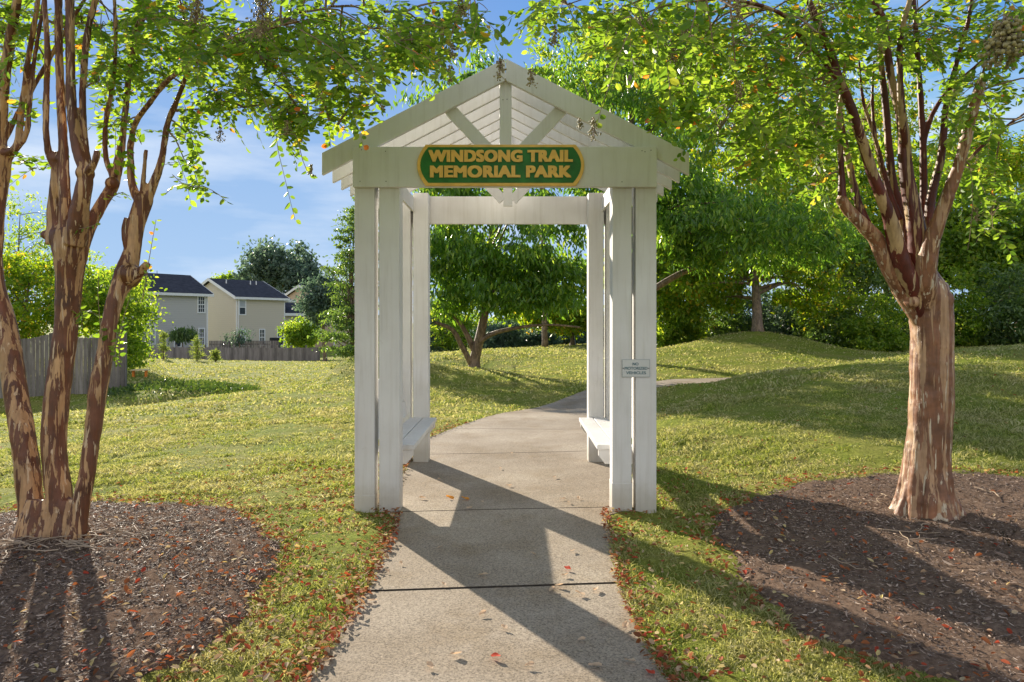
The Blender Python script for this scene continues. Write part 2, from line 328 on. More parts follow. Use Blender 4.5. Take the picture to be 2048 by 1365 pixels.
xs = np.unique(np.concatenate([np.arange(-5, 6, .09), np.arange(-14, 16, .35), np.sign(np.arange(-40, 41))*np.abs(np.arange(-40, 41)/40.)**2.5*600]))
ys = np.unique(np.concatenate([np.arange(1.5, 9, .09), np.arange(9, 22, .2), np.arange(22, 60, .8), np.arange(-12, 1.5, .6), 60+np.linspace(0, 1, 30)**2*900, [-60, -200]]))
gx, gy = np.meshgrid(xs, ys); gz = tz(gx, gy)
far = np.clip((np.hypot(gx, gy)-90)/120, 0, 1); gz = gz*(1-far)+(-1.5)*far
gz += np.where(on_path(gx, gy, .1), 0, .012*np.sin(gx*3.1+1)*np.sin(gy*2.7)+.006*RNG.normal(size=gx.shape)*(gy < 60))
nx, ny = len(xs), len(ys); ii = (np.arange(ny-1)[:, None]*nx+np.arange(nx-1)[None, :])
gq = np.stack([ii, ii+1, ii+nx+1, ii+nx], -1).reshape(-1, 4)
gnd = link('ground', npmesh('ground', np.stack([gx, gy, gz], -1).reshape(-1, 3), gq, True), GROUND)
tag(gnd, 'mown lawn rolling away to the fences and woods', kind='structure')

# ------------------------------------------------------------------ path
rows = []; joints = [1.9, 3.46, 4.89, 6.98, 8.55, 10.3, 12.0, 13.9, 15.6]
yy = -5.
while yy < 16.25:
    j = [q for q in joints if yy < q <= yy+.12]
    if j:
        w = .013 if j[0] == 3.46 else .007
        rows += [(j[0]-w, 0), (j[0]-w*.6, -.02), (j[0]+w*.6, -.02), (j[0]+w, 0)]; yy = j[0]+.02
    else: rows.append((yy, 0))
    yy += .12
V = []; cols = 13
for y0, dz in rows:
    for c in range(-1, cols+1):
        t = min(max(c, 0), cols-1)/(cols-1); l, r = float(pathL(y0)), float(pathR(y0)); x = l+(r-l)*t
        y = y0+(.085*(x+.1) if y0 < 8 else 0)
        l2, r2 = float(pathL(y)), float(pathR(y)); x = l2+(r2-l2)*t
        if t in (0, 1): x += .006*math.sin(y*23)+.004*math.sin(y*61)
        z = tz1(x, y)+.004+dz
        if c in (-1, cols): z -= .09
        V.append((x, y, z))
n = cols+2; ii = (np.arange(len(rows)-1)[:, None]*n+np.arange(n-1)[None, :])
o = link('path', npmesh('path', np.array(V), np.stack([ii, ii+1, ii+n+1, ii+n], -1).reshape(-1, 4)), CONC)
FILLER = plain('joint_filler', (.06, .05, .04), .9, .3, 40); o.data.materials.append(FILLER)
dzs = np.array([q[1] for q in rows]); low = ((dzs[:-1] < 0) | (dzs[1:] < 0)); o.data.polygons.foreach_set('material_index', np.repeat(low.astype(np.int32), n-1))
tag(o, 'concrete footpath in slabs curving right behind the pergola', kind='structure')

# ------------------------------------------------------------------ pergola
YF, YB = 4.787, 6.53
per = empty('pergola', (-.07, 5.65, 0), 'white painted timber pergola with gabled rafter roof and two benches over the path', 'pergola')
def bx(name, x0, x1, y0, y1, z0, z1, bev=.004, parent=per, mat=None): return MB().box(x0, x1, y0, y1, z0, z1).build(name, mat or WHITE, parent, bev)
def X(px, Y): return (px-VX)/F*Y
for (a, b, zt) in [(709, 749, 2.40), (758, 799, 2.50), (1225, 1263.5, 2.50), (1271.5, 1313, 2.40)]:
    y0 = YF+.043; base = MB().box(X(a, y0), X(b, y0), y0, y0+.143, -.05, zt)
    g = .002 if a != 1225 else .003; base.box(X(a, y0)-g, X(b, y0)+g, y0-g, y0+.143+g, -.05, .12 if a != 1225 else .205) if a in (709, 1225) else None
    base.build('post', WHITE, per, .004)
for (a, b, zt) in [(791, 821, 2.47), (826, 856.5, 2.579), (1177, 1207.5, 2.579), (1212.5, 1243, 2.47)]:
    MB().box(X(a, YB), X(b, YB), YB, YB+.143, -.05, zt).build('post', WHITE, per, .004)
bx('beam', X(705, YF), X(1314, YF), YF, YF+.04, 2.292, 2.575)
bx('beam', X(800, YB+.15), X(1235, YB+.15), YB+.146, YB+.186, 2.302, 2.572)
for px0, px1 in ((749.8, 757.2), (1264.3, 1270.7)):
    xm0, xm1 = X(px0, YF+.043), X(px1, YF+.043); xm = (xm0+xm1)/2
    bx('side_plate', xm-.012, xm+.012, YF+.045, YB+.10, 2.40, 2.535, .002)
# rafters
CX = -.067; HS = 1.302; SL = .514; ZE = 2.542; TH = .156
ry = [YF+.043+.272*i for i in range(7)]
for i, y in enumerate(ry):
    e = random.uniform(-.004, .004)
    for s in (-1, 1):
        xe = CX+s*(HS+e); zr = ZE+SL*HS; g = .0015
        MB().prism([(xe, ZE), (CX+s*g, zr), (CX+s*g, zr-TH), (xe, ZE-TH)], y, y+.038).build('rafter', WHITE, per, .003)
for yk, nm in ((YF+.0425, 0), (ry[6]-.001, 1)):
    y0, y1 = (yk+.043, yk+.081) if nm == 0 else (yk-.041, yk-.003)
    if nm == 0: y0, y1 = YF+.045, YF+.045+.036
    if nm == 0: y0 = YF+.0835; y1 = y0+.038   # set just behind the first rafter pair
    zk = ZE+SL*HS-TH+.06 if nm else ZE+SL*HS-TH+.02
    # the king post sits flush under the ridge, struts run up to the rafters
    kb = 2.435
    MB().prism([(CX-.0425, zk), (CX+.0425, zk), (CX+.0425, kb), (CX-.0425, kb)], y0, y1).build('king_post', WHITE, per, .003)
    for s in (-1, 1):
        a = Vector((CX+s*.045, kb+.055)); d = Vector((s*.687, .727)); nrmv = Vector((-d.y, d.x)); w = .045
        topc = Vector((CX+s*.40, 0)); L = (.40-.045)/.687+.055
        b = a+d*L
        MB().prism([tuple(a-nrmv*w), tuple(b-nrmv*w), tuple(b+nrmv*w), tuple(a+nrmv*w)] if s > 0 else [tuple(a+nrmv*w), tuple(b+nrmv*w), tuple(b-nrmv*w), tuple(a-nrmv*w)], y0+.001, y1-.001).build('strut', WHITE, per, .003)
NAIL = plain('nail_rust', (.05, .035, .03), .7, .2, 80)
for px, py in [(723,300),(771,303),(720,363),(772,363),(1284,302),(1302,301),(1244,364),(1290,304),(1006,200),(1014,199)]:
    yk = YF-.0008 if py != 200 and py != 199 else YF+.0828
    c = P(px, py, yk); MB().tube([(c.x, yk, c.z), (c.x, yk+.003, c.z)], [.0035, .0035], 8).build('nail', NAIL, per)
# benches
for s, xi, xo, xb in ((-1, -.75, -1.015, -1.035), (1, .612, .885, .90)):
    ns, sw = 2, abs(xo-xi)/2
    for k in range(ns):
        a = xi+s*k*sw; b = a+s*(sw-.006); b2 = (min(a, b), max(a, b))
        y1 = YB-.003 if k == 1 else YB+.07
        if k == 1: bx('seat_plank', b2[0], b2[1], 5.0, y1, .392, .43, .005)
        else: bx('seat_plank', b2[0], b2[1], 5.08, YB-.004, .392, .43, .005)
    for y in (5.09, YB-.05):
        pts = [(xi+s*.012, .391), (xi+s*.012, .345), (xi+s*.06, .285), (xo, .285), (xo, .391)]
        MB().prism(pts, y, y+.038).build('seat_support', WHITE, per, .003)
    for k in range(3):
        z0 = .45+k*.145; dx = s*.022*k
        Mx = MB(); t = .022; x0 = xb+dx; x1 = xb+dx+s*.018
        v = [(x0, 4.985, z0), (x0+s*t, 4.985, z0), (x0+s*t+s*.018, 4.985, z0+.139), (x0+s*.018, 4.985, z0+.139)]
        v += [(a, YB-.004, c) for a, _, c in v]
        f = [(0, 1, 2, 3), (7, 6, 5, 4), (0, 4, 5, 1), (1, 5, 6, 2), (2, 6, 7, 3), (3, 7, 4, 0)]
        if s < 0: f = [tuple(reversed(q)) for q in f]
        Mx.add(v, f); Mx.build('backrest_plank', WHITE, per, .003)
    
# ------------------------------------------------------------------ signs
def text_mesh(txt, w, h, depth, off=0, spacing=1.0, bold=0):
    c = bpy.data.curves.new('t', 'FONT'); c.body = txt; c.size = 1; c.extrude = .02; c.offset = off; c.space_character = spacing; c.resolution_u = 4
    ob = bpy.data.objects.new('t', c); COL.objects.link(ob); dg = bpy.context.evaluated_depsgraph_get()
    me = bpy.data.meshes.new_from_object(ob.evaluated_get(dg)); bpy.data.objects.remove(ob)
    v = np.empty(len(me.vertices)*3, np.float32); me.vertices.foreach_get('co', v); v = v.reshape(-1, 3)
    lo, hi = v.min(0), v.max(0); v = (v-(lo+hi)/2)/(hi-lo)*np.array([w-2*bold, h-bold, depth]); v = np.stack([v[:, 0], -v[:, 2], v[:, 1]], -1)
    fs = [tuple(p.vertices) for p in me.polygons]; bpy.data.meshes.remove(me); me = bpy.data.meshes.new('lettering'); V2, F2 = [], []
    sh = [(0, 0)] if not bold else [(-1, -.5), (-1, .5), (0, -.5), (0, .5), (1, -.5), (1, .5)]   # heavy face: overlapping strokes
    for q, (a, b) in enumerate(sh):
        F2 += [tuple(i+len(V2) for i in f) for f in fs]; V2 += (v+np.array([a*bold, -q*.00012, b*bold])).tolist()
    me.from_pydata(V2, [], F2); me.update(); return me
GOLD = plain('sign_gold_paint', (.88, .53, .13), .4, .12, 14); GREEN = plain('sign_green_paint', (.03, .17, .035), .45, .3, 9)
sx, sz = X(1001.5, YF), 1.35+(643-332)/F*YF
sg = empty('park_sign', (sx, YF-.03, sz), 'green and gold wooden name sign with raised letters on the front beam', 'sign')
def plaque(hw, hh, cut, ch):
    pts = []
    for s in (1, -1):
        R0 = []
        for i in range(13):
            t = -1+2*i/12; z = hh*t*s; x = s*(hw-cut*(t*t)); R0.append((x, z))
        pts += R0
    return pts
s1 = YF/F
bd = MB().prism([(sx+x, sz+z) for x, z in plaque(166.5*s1, 41*s1, 17*s1, 0)], YF-.022, YF-.0005).build('border', GOLD, sg, .004)
MB().prism([(sx+x, sz+z) for x, z in plaque(160*s1, 35.5*s1, 16*s1, 0)], YF-.0245, YF-.0222).build('panel', GREEN, sg)
for txt, zc, w in (('WINDSONG TRAIL', 314.5, 287), ('MEMORIAL PARK', 345.5, 281)):
    me = text_mesh(txt, w*s1, 24*s1, .009, .0, 1.08, .0074); o = link('lettering', me, GOLD, sg, False)
    o.location = (0, .0005, (332-zc)*s1)
s2 = (YF+.035)/F
ss = empty('notice_plate', (X(1272, YF+.035), YF+.0375, 1.35-(737-643)*s2), 'small pale grey plate lettered against motorized vehicles on the right posts', 'sign')
PLATE = plain('plate_grey', (.62, .63, .62), .35, .05); TEAL = plain('plate_teal_ink', (.13, .21, .24), .6, .2, 40); PLB = plain('plate_rim', (.45, .47, .47), .4, .05); SCREW = plain('screw_dark', (.02, .02, .02), .4, .05)
bx2 = lambda nm, x0, x1, y0, y1, z0, z1, m: MB().box(x0, x1, y0, y1, z0, z1).build(nm, m, ss)
cx, cz = ss.location.x, ss.location.z
bx2('rim', cx-28*s2, cx+28*s2, YF+.035, YF+.0385, cz-18*s2, cz+18*s2, PLB)
bx2('plate', cx-26.6*s2, cx+26.6*s2, YF+.0335, YF+.0348, cz-16.6*s2, cz+16.6*s2, PLATE)
for txt, zc, w, dx in (('NO', 8.6, 12, -1), ('MOTORIZED', 0, 46, 0), ('VEHICLES', -9, 40, 0)):
    o = link('lettering', text_mesh(txt, w*s2, 5.8*s2, .001, .0, 1.0, .0009), TEAL, ss, False); o.location = (dx*s2, -.0046, (zc)*s2)
for s in (-1, 1): MB().tube([(cx+s*25.5*s2, YF+.0332, cz), (cx+s*25.5*s2, YF+.0300, cz)], [.0036, .0034], 10).build('screw', SCREW, ss)

# ------------------------------------------------------------------ mulch beds
MB0, MB1 = m_mulch('mulch_base', 0), m_mulch('mulch_chip', 1)
for k, (cx, cy, _) in enumerate(BEDS):
    th = np.linspace(0, 2*math.pi, 97)[:-1]; rr = np.r_[0.02, np.linspace(.08, 1, 26)]
    A, B = np.meshgrid(th, rr); rad = bed_r(k, A)*B; xx = cx+rad*np.cos(A); y2 = cy+rad*np.sin(A)
    def bz(xx, y2, B): return tz(xx, y2, True)+.018+.07*(1-B**2)-.05*np.clip((B-.94)/.06, 0, 1)
    zz = bz(xx, y2, B)+.008*RNG.normal(size=xx.shape)*(B < .95)
    n = 96; i0 = np.arange(26)[:, None]*n; j = np.arange(n)[None, :]
    q = np.stack([i0+j, i0+(j+1) % n, i0+n+(j+1) % n, i0+n+j], -1).reshape(-1, 4)
    o = link('mulch_bed', npmesh('mulch_bed', np.stack([xx, y2, zz], -1).reshape(-1, 3), q[:, ::-1], True), MB0)
    tag(o, ['round bed of dark bark mulch under the left tree', 'round bed of dark bark mulch under the right tree'][k], kind='structure')
    nc = 62000; t = RNG.uniform(0, 2*math.pi, nc); f = np.sqrt(RNG.uniform(0, 1, nc)); r = bed_r(k, t)*f
    px_, py_ = cx+r*np.cos(t), cy+r*np.sin(t); pz_ = bz(px_, py_, f)+RNG.uniform(.002, .012, nc)
    L = RNG.gamma(2., .0058, nc)+.005; Wd = L*RNG.uniform(.12, .35, nc); a = RNG.uniform(0, 6.28, nc)
    D = np.stack([np.cos(a), np.sin(a), RNG.normal(0, .25, nc)], -1); N = np.stack([RNG.normal(0, .35, nc), RNG.normal(0, .35, nc), np.ones(nc)], -1)
    Vv, Q = leaf_geo(np.stack([px_, py_, pz_], -1), D, N, L, Wd, -.25, 0)
    tag(link('mulch_chips', npmesh('mulch_chips', Vv, Q), MB1), ['loose dark bark chips around the left trunks', 'loose dark bark chips around the right trunk'][k], kind='stuff')
    BEDS[k] = (*BEDS[k], bz)
def ground_z(x, y):
    x = np.asarray(x, float); y = np.asarray(y, float); z = tz(x, y, True)
    for k, (cx, cy, r_, bz) in enumerate(BEDS):
        f = np.hypot(x-cx, y-cy)/bed_r(k, np.arctan2(y-cy, x-cx)); z = np.where(f < 1, tz(x, y, True)+.024+.07*(1-f**2), z)
    return z

# ------------------------------------------------------------------ grass
def patch(x, y, f, seed):
    rg = np.random.default_rng(seed); v = 0
    for i in range(9):
        a, k, p_ = rg.uniform(0, 6.28), f*rg.uniform(.5, 2.2), rg.uniform(0, 6.28); v = v+np.sin(k*(x*math.cos(a)+y*math.sin(a))+p_+.8*np.sin(k*.7*(y*math.cos(a)-x*math.sin(a))))
    return v/3
def grass():
    parts = []
    def scatter(n, y0, y1, L0, L1, w, power=1.0, xl=-1.3, xr=1.1):
        u = RNG.uniform(0, 1, n); y = y0*(y1/y0)**u; x = RNG.uniform(xl, xr, n)*(y*.80+.5)
        k = ~on_path(x, y, -.015) & ~in_bed(x, y, -.03) & ~((y > 4.6) & (y < 5.02) & (((x > -1.17) & (x < -.78)) | ((x > .66) & (x < 1.02))) & (RNG.uniform(0, 1, n) < .9))
        e = (np.abs(x-pathL(y)) < .04) | (np.abs(x-pathR(y)) < .04)
        k &= RNG.uniform(0, 1, n) < np.clip(.72+.45*patch(x, y, 3.2, 5)+.3*patch(x, y, 9, 6), .12, 1)
        x, y = x[k], y[k]; n = len(x); z = tz(x, y, True)-.004
        a = RNG.uniform(0, 6.28, n); lean = RNG.uniform(.15, 1.2, n)
        D = np.stack([np.cos(a)*lean, np.sin(a)*lean, np.ones(n)], -1); D = nrm(D)
        cl = np.clip(.85+.35*patch(x, y, 2.4, 8)+.3*patch(x, y, 11, 9), .3, 1.7)
        L = RNG.uniform(L0, L1, n)*cl; wv = w*(.6+.8*RNG.uniform(0, 1, n))*np.clip(y/4, .6, 6)**.5
        Sd = nrm(np.cross(D, rvec(n)))*wv[:, None]*.5; P0 = np.stack([x, y, z], -1)
        mid = P0+D*L[:, None]*.6; tip = P0+D*L[:, None]+np.stack([np.cos(a), np.sin(a), -np.ones(n)*.6], -1)*L[:, None]*.28
        V = np.stack([P0-Sd, P0+Sd, mid+Sd*.8, tip, mid-Sd*.8], 1).reshape(-1, 3); b = (np.arange(n)*5)[:, None]
        parts.append((V, np.concatenate([b+np.array([0, 1, 2, 4])]), b+np.array([4, 2, 3])))
    scatter(330000, 1.9, 5, .02, .052, .0045)
    scatter(300000, 4.5, 10, .025, .06, .006)
    scatter(170000, 9, 26, .03, .07, .011); scatter(110000, 24, 60, .05, .10, .02, xl=-1.2, xr=.9)
    V = np.vstack([p[0] for p in parts]); off = np.cumsum([0]+[len(p[0]) for p in parts[:-1]])
    # quads and tris share one mesh: split the quad in two
    q = np.vstack([p[1]+o for p, o in zip(parts, off)]); t = np.vstack([p[2]+o for p, o in zip(parts, off)])
    T = np.vstack([q[:, [0, 1, 2]], q[:, [0, 2, 3]], t])
    o = link('grass', npmesh('grass', V, T), GRASS); tag(o, 'short mown grass with straw coloured patches', kind='stuff')
grass()

def weeds():
    n = 9000; x = RNG.normal(-10.6, 1.7, n); y = RNG.normal(21.8, 1.5, n); k = (x < -.375*y) & (x > -.60*y); x, y = x[k], y[k]; n = len(x)
    h = RNG.uniform(.02, .30, n)*np.exp(-((x+10.6)**2+(y-21.8)**2)/5.5)*1.2*(.4+.6*(np.sin(x*2.1+y)*np.sin(y*1.7)+1)/2); p = np.stack([x, y, tz(x, y, True)+h], -1)
    V, Q = leaf_geo(p, rvec(n)+np.array([0, 0, .6]), rvec(n)*.6+np.array([0, 0, .7]), RNG.uniform(.08, .17, n), .045, .1, .2)
    tag(link('weeds', npmesh('weeds', V, Q), WEED), 'rough dark weeds on the bank past the end of the board fence', kind='stuff')
WEED = leafmat('weed_leaf', [(0, (.04, .08, .02)), (.6, (.08, .13, .03)), (1, (.16, .20, .05))], .35, (1.8, 1.8, .9))
weeds()
# ------------------------------------------------------------------ fallen leaves
LITTER = leafmat('fallen_leaf_colours', [(0, (.14, .06, .03)), (.25, (.28, .10, .04)), (.45, (.42, .15, .06)), (.55, (.40, .06, .035)), (.68, (.38, .24, .14)), (.9, (.55, .42, .28)), (1, (.62, .5, .2))], .3, (1.3, 1.1, .8), .8, .12)
def litter_pos():
    xs_, ys_ = [], []
    def add(x, y): xs_.append(x); ys_.append(y)
    n = 2600; y = 2.2*(9/2.2)**RNG.uniform(0, 1, n); side = RNG.uniform(0, 1, n) < .55; d = RNG.exponential(.09, n)-.035
    add(np.where(side, pathL(y)-d, pathR(y)+d), y)
    for k, (cx, cy, *_) in enumerate(BEDS):
        n = 1500; t = RNG.uniform(0, 6.283, n); r = bed_r(k, t)+RNG.normal(.02, .075, n); add(cx+r*np.cos(t), cy+r*np.sin(t))
        n = 90; t = RNG.uniform(0, 6.283, n); r = bed_r(k, t)*np.sqrt(RNG.uniform(0, 1, n)); add(cx+r*np.cos(t), cy+r*np.sin(t))
    n = 2200; y = RNG.uniform(2., 6.5, n); x = -1.15+RNG.normal(0, .75, n); add(x, y)
    n = 800; y = RNG.uniform(2., 6.5, n); x = 1.25+RNG.normal(0, .6, n); add(x, y)
    n = 1100; y = 2.5*(14/2.5)**RNG.uniform(0, 1, n); x = RNG.uniform(-1, 1, n)*y*.8; add(x, y)
    x = np.concatenate(xs_); y = np.concatenate(ys_); k = ~on_path(x, y, -.03) & (np.hypot(x+2.8, y-4.1) > .3) & (np.hypot(x-2.63, y-4.45) > .3)
    return x[k], y[k]
lx, ly = litter_pos(); n = len(lx); lz = ground_z(lx, ly)+RNG.uniform(.012, .04, n)*np.where(in_bed(lx, ly), .5, 1)
a = RNG.uniform(0, 6.28, n); D = np.stack([np.cos(a), np.sin(a), RNG.normal(0, .3, n)], -1); N = np.stack([RNG.normal(0, .5, n), RNG.normal(0, .5, n), np.ones(n)], -1)
L = RNG.uniform(.018, .042, n); Vv, Q = leaf_geo(np.stack([lx, ly, lz], -1), D, N, L, L*RNG.uniform(.4, .6, n), RNG.uniform(-.1, .5), RNG.uniform(-.2, .5, n))
tag(link('leaf_litter', npmesh('leaf_litter', Vv, Q), LITTER), 'red and orange fallen leaves over the lawn and bed edges', kind='stuff')
# single leaves on the slabs
FL = [leafmat(n_, [(0, tuple(x*.8 for x in c_)), (1, tuple(min(1, x*1.2) for x in c_))], .4, (1.1, 1, .9), .7, .15) for n_, c_ in (('dry_leaf_tan', (.62, .47, .33)), ('dry_leaf_orange', (.75, .33, .06)), ('dry_leaf_red', (.6, .09, .05)))]
def leaf_one(seed):
    rg = np.random.default_rng(seed); nu, nv = 7, 5; V = []
    for i in range(nu):
        t = i/(nu-1); w = .5*math.sin(math.pi*min(1, t*.94+.05))**.75
        for j in range(nv):
            s = -1+2*j/(nv-1); V.append(((t-.5), s*w*.52, .10*abs(s)*w*2+.22*(t-.5)**2+.05*math.sin(7*t+seed)*s+rg.normal(0, .008)))
    Q = [(i*nv+j, i*nv+j+1, (i+1)*nv+j+1, (i+1)*nv+j) for i in range(nu-1) for j in range(nv-1)]
    V += [(x, y, z-.02) for x, y, z in V]   # thickness
    return V, Q
spots = [(930,1002,1),(900,1000,1),(938,1021,0),(845,1000,0),(1024,910,0),(1001,940,0),(1018,975,0),(965,1008,0),(1125,1002,0),(1137,1009,0),(1157,1001,0),(1066,1113,0),(967,1156,0),(1135,1143,2),(1130,1156,0),(1118,1177,0),(1104,1186,0),
         (1160,1194,0),(1192,1185,0),(1145,1107,0),(1212,1075,0),(1236,1114,0),(1206,1251,0),(1250,1258,0),(1163,1287,0),(1009,1262,0),(912,1316,0),(992,1321,2),(1259,1330,0),(745,1208,0),(802,1132,0),(880,1100,0),(965,1234,0),(888,1175,0),
         (653,1329,0),(860,1340,0),(1060,1338,0),(1190,1340,0),(878,962,0),(1110,958,0),(1300,1354,2),(775,1148,0)]
lmesh = {}
for i, (px, py, c) in enumerate(spots):
    key = (i % 4, c)
    if key not in lmesh:
        V_, Q_ = leaf_one(i % 4+3); n2 = len(V_)//2
        me = bpy.data.meshes.new('fallen_leaf'); me.from_pydata(V_[:n2], [], Q_); me.materials.append(FL[c]); me.polygons.foreach_set('use_smooth', [True]*len(me.polygons)); lmesh[key] = me
    Yp = CH*F/(py-VY); x = (px-VX)/F*Yp; o = bpy.data.objects.new('fallen_leaf', lmesh[key]); COL.objects.link(o)
    s = random.uniform(.035, .058) if c != 1 else .07
    o.scale = (s, s, s*1.3); o.rotation_euler = (random.uniform(-.3, .3), random.uniform(-.25, .25), random.uniform(0, 6.28)); o.location = (x, Yp, .016)
    o['category'] = 'leaf'; o['group'] = 'fallen leaves on the concrete path'
    sl = 'nearest slab' if Yp < 3.46 else ('second slab, before the benches' if Yp < 4.89 else 'slab between the benches'); sd_ = ' left part' if x < -.35 else (' right part' if x > .15 else ' middle')
    o['label'] = (['small tan fallen leaf lying on the concrete path', 'orange fallen leaf lying on the slab inside the pergola', 'red fallen leaf lying on the concrete path'][c]).replace('the concrete path', 'the '+sl+',' + sd_ if c != 1 else 'the concrete').replace(',,', ',')

# ------------------------------------------------------------------ crape myrtles
LIMB_K = [.80]
def limb(tb, pts, r0, seed=0, lump=.03, seg=18, step=.03):
    """pts: (px, py, Y) with radii in photo pixels r0=(start..end) or list"""
    w = [P(*q) for q in pts]; k = len(w); rr = [np.interp(i/(k-1), np.linspace(0, 1, len(r0)), r0)*LIMB_K[0]*pts[i][2]/F for i in range(k)]
    p, r = smooth_path(w, rr, step); tb.closed(p, r, seg, lump, seed); return p, r
def knob(tb, px, py, Y, rx, seed=0):
    c = P(px, py, Y); r = rx*.86*Y/F; n = 9; t = np.linspace(-1, 1, n)
    tb.closed(np.stack([c.x+0*t, c.y+0*t, c.z+t*r*.98], -1)+np.array([0, 0, 0]), r*np.sqrt(np.clip(1-t*t, .03, 1)), 14, .12, seed)
LEAF_C = leafmat('crape_leaf', [(0, (.07, .15, .018)), (.4, (.13, .23, .03)), (.8, (.20, .31, .045)), (.975, (.27, .35, .06)), (.99, (.5, .28, .05)), (1, (.55, .14, .04))], .62, (2.2, 2.0, .9), .38, .45)
SEEDM = plain('seed_capsules', (.27, .23, .10), .45, .6, 60)
TWIG = plain('twig_bark', (.27, .19, .13), .7, .25, 30)
def sphere_np(n_lat=4, n_lon=6):
    V = [(0, 0, 1)]
    for i in range(1, n_lat):
        for j in range(n_lon): a = math.pi*i/n_lat; b = 2*math.pi*j/n_lon; V.append((math.sin(a)*math.cos(b), math.sin(a)*math.sin(b), math.cos(a)))
    V.append((0, 0, -1)); Fc = []
    for j in range(n_lon): Fc.append((0, 1+j, 1+(j+1) % n_lon))
    for i in range(n_lat-2):
        for j in range(n_lon):
            a = 1+i*n_lon+j; b = 1+i*n_lon+(j+1) % n_lon; Fc += [(a, a+n_lon, b+n_lon), (a, b+n_lon, b)]
    l = len(V)-1
    for j in range(n_lon): Fc.append((l, l-n_lon+(j+1) % n_lon, l-n_lon+j))
    return np.array(V), np.array(Fc)
SV, SF = sphere_np()
class Crown:
    def __init__(s, rg): s.rg = rg; s.lp = []; s.ld = []; s.ln = []; s.L = []; s.tw = TB(); s.sk = []
    def spray(s, p0, d, length, nl=14, L=.052, droop=.6, bare=0):
        rg = s.rg; m = 7; pts = [np.array(p0, float)]; dv = np.array(d, float); dv /= np.linalg.norm(dv)+1e-9
        for i in range(m):
            pts.append(pts[-1]+dv*length/m); dv = dv+np.array([0, 0, -droop/m])+rg.normal(0, .06, 3); dv /= np.linalg.norm(dv)
        s.along(np.array(pts), nl, L, .0016, bare)
    def along(s, pts, nl, L, rad=.002, bare=0):
        rg = s.rg; s.tw.tube(pts, np.linspace(rad, rad*.5, len(pts)), 4)
        t = np.linspace(bare+.04, 1, nl); idx = t*(len(pts)-1); i0 = np.clip(idx.astype(int), 0, len(pts)-2); f = (idx-i0)[:, None]
        p = pts[i0]*(1-f)+pts[i0+1]*f; T = nrm(pts[i0+1]-pts[i0]); up = rvec(1, rg)*.5+np.array([[0, -.3, 1.]])
        sd = nrm(np.cross(T, np.broadcast_to(up, T.shape))); sg_ = np.where(np.arange(nl) % 2 == 0, 1, -1)[:, None]
        D = sd*sg_*.9+T*.55+rg.normal(0, .22, (nl, 3))+np.array([0, 0, -.25]); N = np.cross(T, sd)+rg.normal(0, .35, (nl, 3))
        s.lp.append(p+D*.003); s.ld.append(D); s.ln.append(N); s.L.append(L*rg.uniform(.65, 1.15, nl)*np.linspace(1.05, .75, nl))
    def cloud(s, px, py, rx, ry, Y0, Y1, n, sk, out=(0, 0, 0), L=.052):
        """sprays in an ellipse of the picture between two depths, tied back by twigs to the limbs"""
        rg = s.rg; c = np.array(P(px, py, (Y0+Y1)/2)); near = sk[np.argmin(np.linalg.norm(sk-c, axis=1))]
        n = int(n*(1.3 if sk[0][0] < 0 else 1.7)); L = L*1.22; k = max(1, n//14)
        for _ in range(k):
            a = rg.uniform(0, 6.28); q = math.sqrt(rg.uniform(0, 1))*.6
            h = np.array(P(px+rx*q*math.cos(a), py+ry*q*math.sin(a), rg.uniform(Y0, Y1)))
            b = sk[np.argmin(np.linalg.norm(sk-h, axis=1)+rg.uniform(0, .25, len(sk)))]
            mid = (b+h)/2+np.array([0, 0, .10*np.linalg.norm(h-b)]); p_, r_ = smooth_path([b, mid, h], [.007, .005, .003], .08)
            if np.linalg.norm(h-b) < 2.2: s.tw.tube(p_, r_, 5)
            for _ in range(max(2, n//k)):
                a = rg.uniform(0, 6.28); q = math.sqrt(rg.uniform(0, 1)); Y = rg.uniform(Y0, Y1)
                g = np.array(P(px+rx*q*math.cos(a), py+ry*q*math.sin(a), Y))
                d = (g-h); ln = np.linalg.norm(d); d = d/(ln+1e-6)+rg.normal(0, .35, 3)+np.array(out)
                g0 = g-d*.12
                if ln < .75 and rg.uniform() < .6:
                    pp_ = smooth_path([h, (h+g0)/2+np.array([0, 0, .04]), g0], [.003, .0024, .0016], .08)[0]; s.tw.tube(pp_, np.linspace(.003, .0016, len(pp_)), 4)
                s.spray(g0, d, rg.uniform(.18, .36), int(rg.integers(9, 17)), L, rg.uniform(.3, 1.3))
    def hang(s, pts, nl, L=.055):
        p, r = smooth_path([P(*q) for q in pts], [.003]*len(pts), .04); s.along(p, nl, L, .0028)
    def build(s, parent):
        p = np.vstack(s.lp); V, Q = leaf_geo(p, np.vstack(s.ld), np.vstack(s.ln), np.concatenate(s.L), np.concatenate(s.L)*.56, .1, .12)
        link('foliage', npmesh('foliage', V, Q), LEAF_C, parent); s.tw.build('twigs', TWIG, parent)
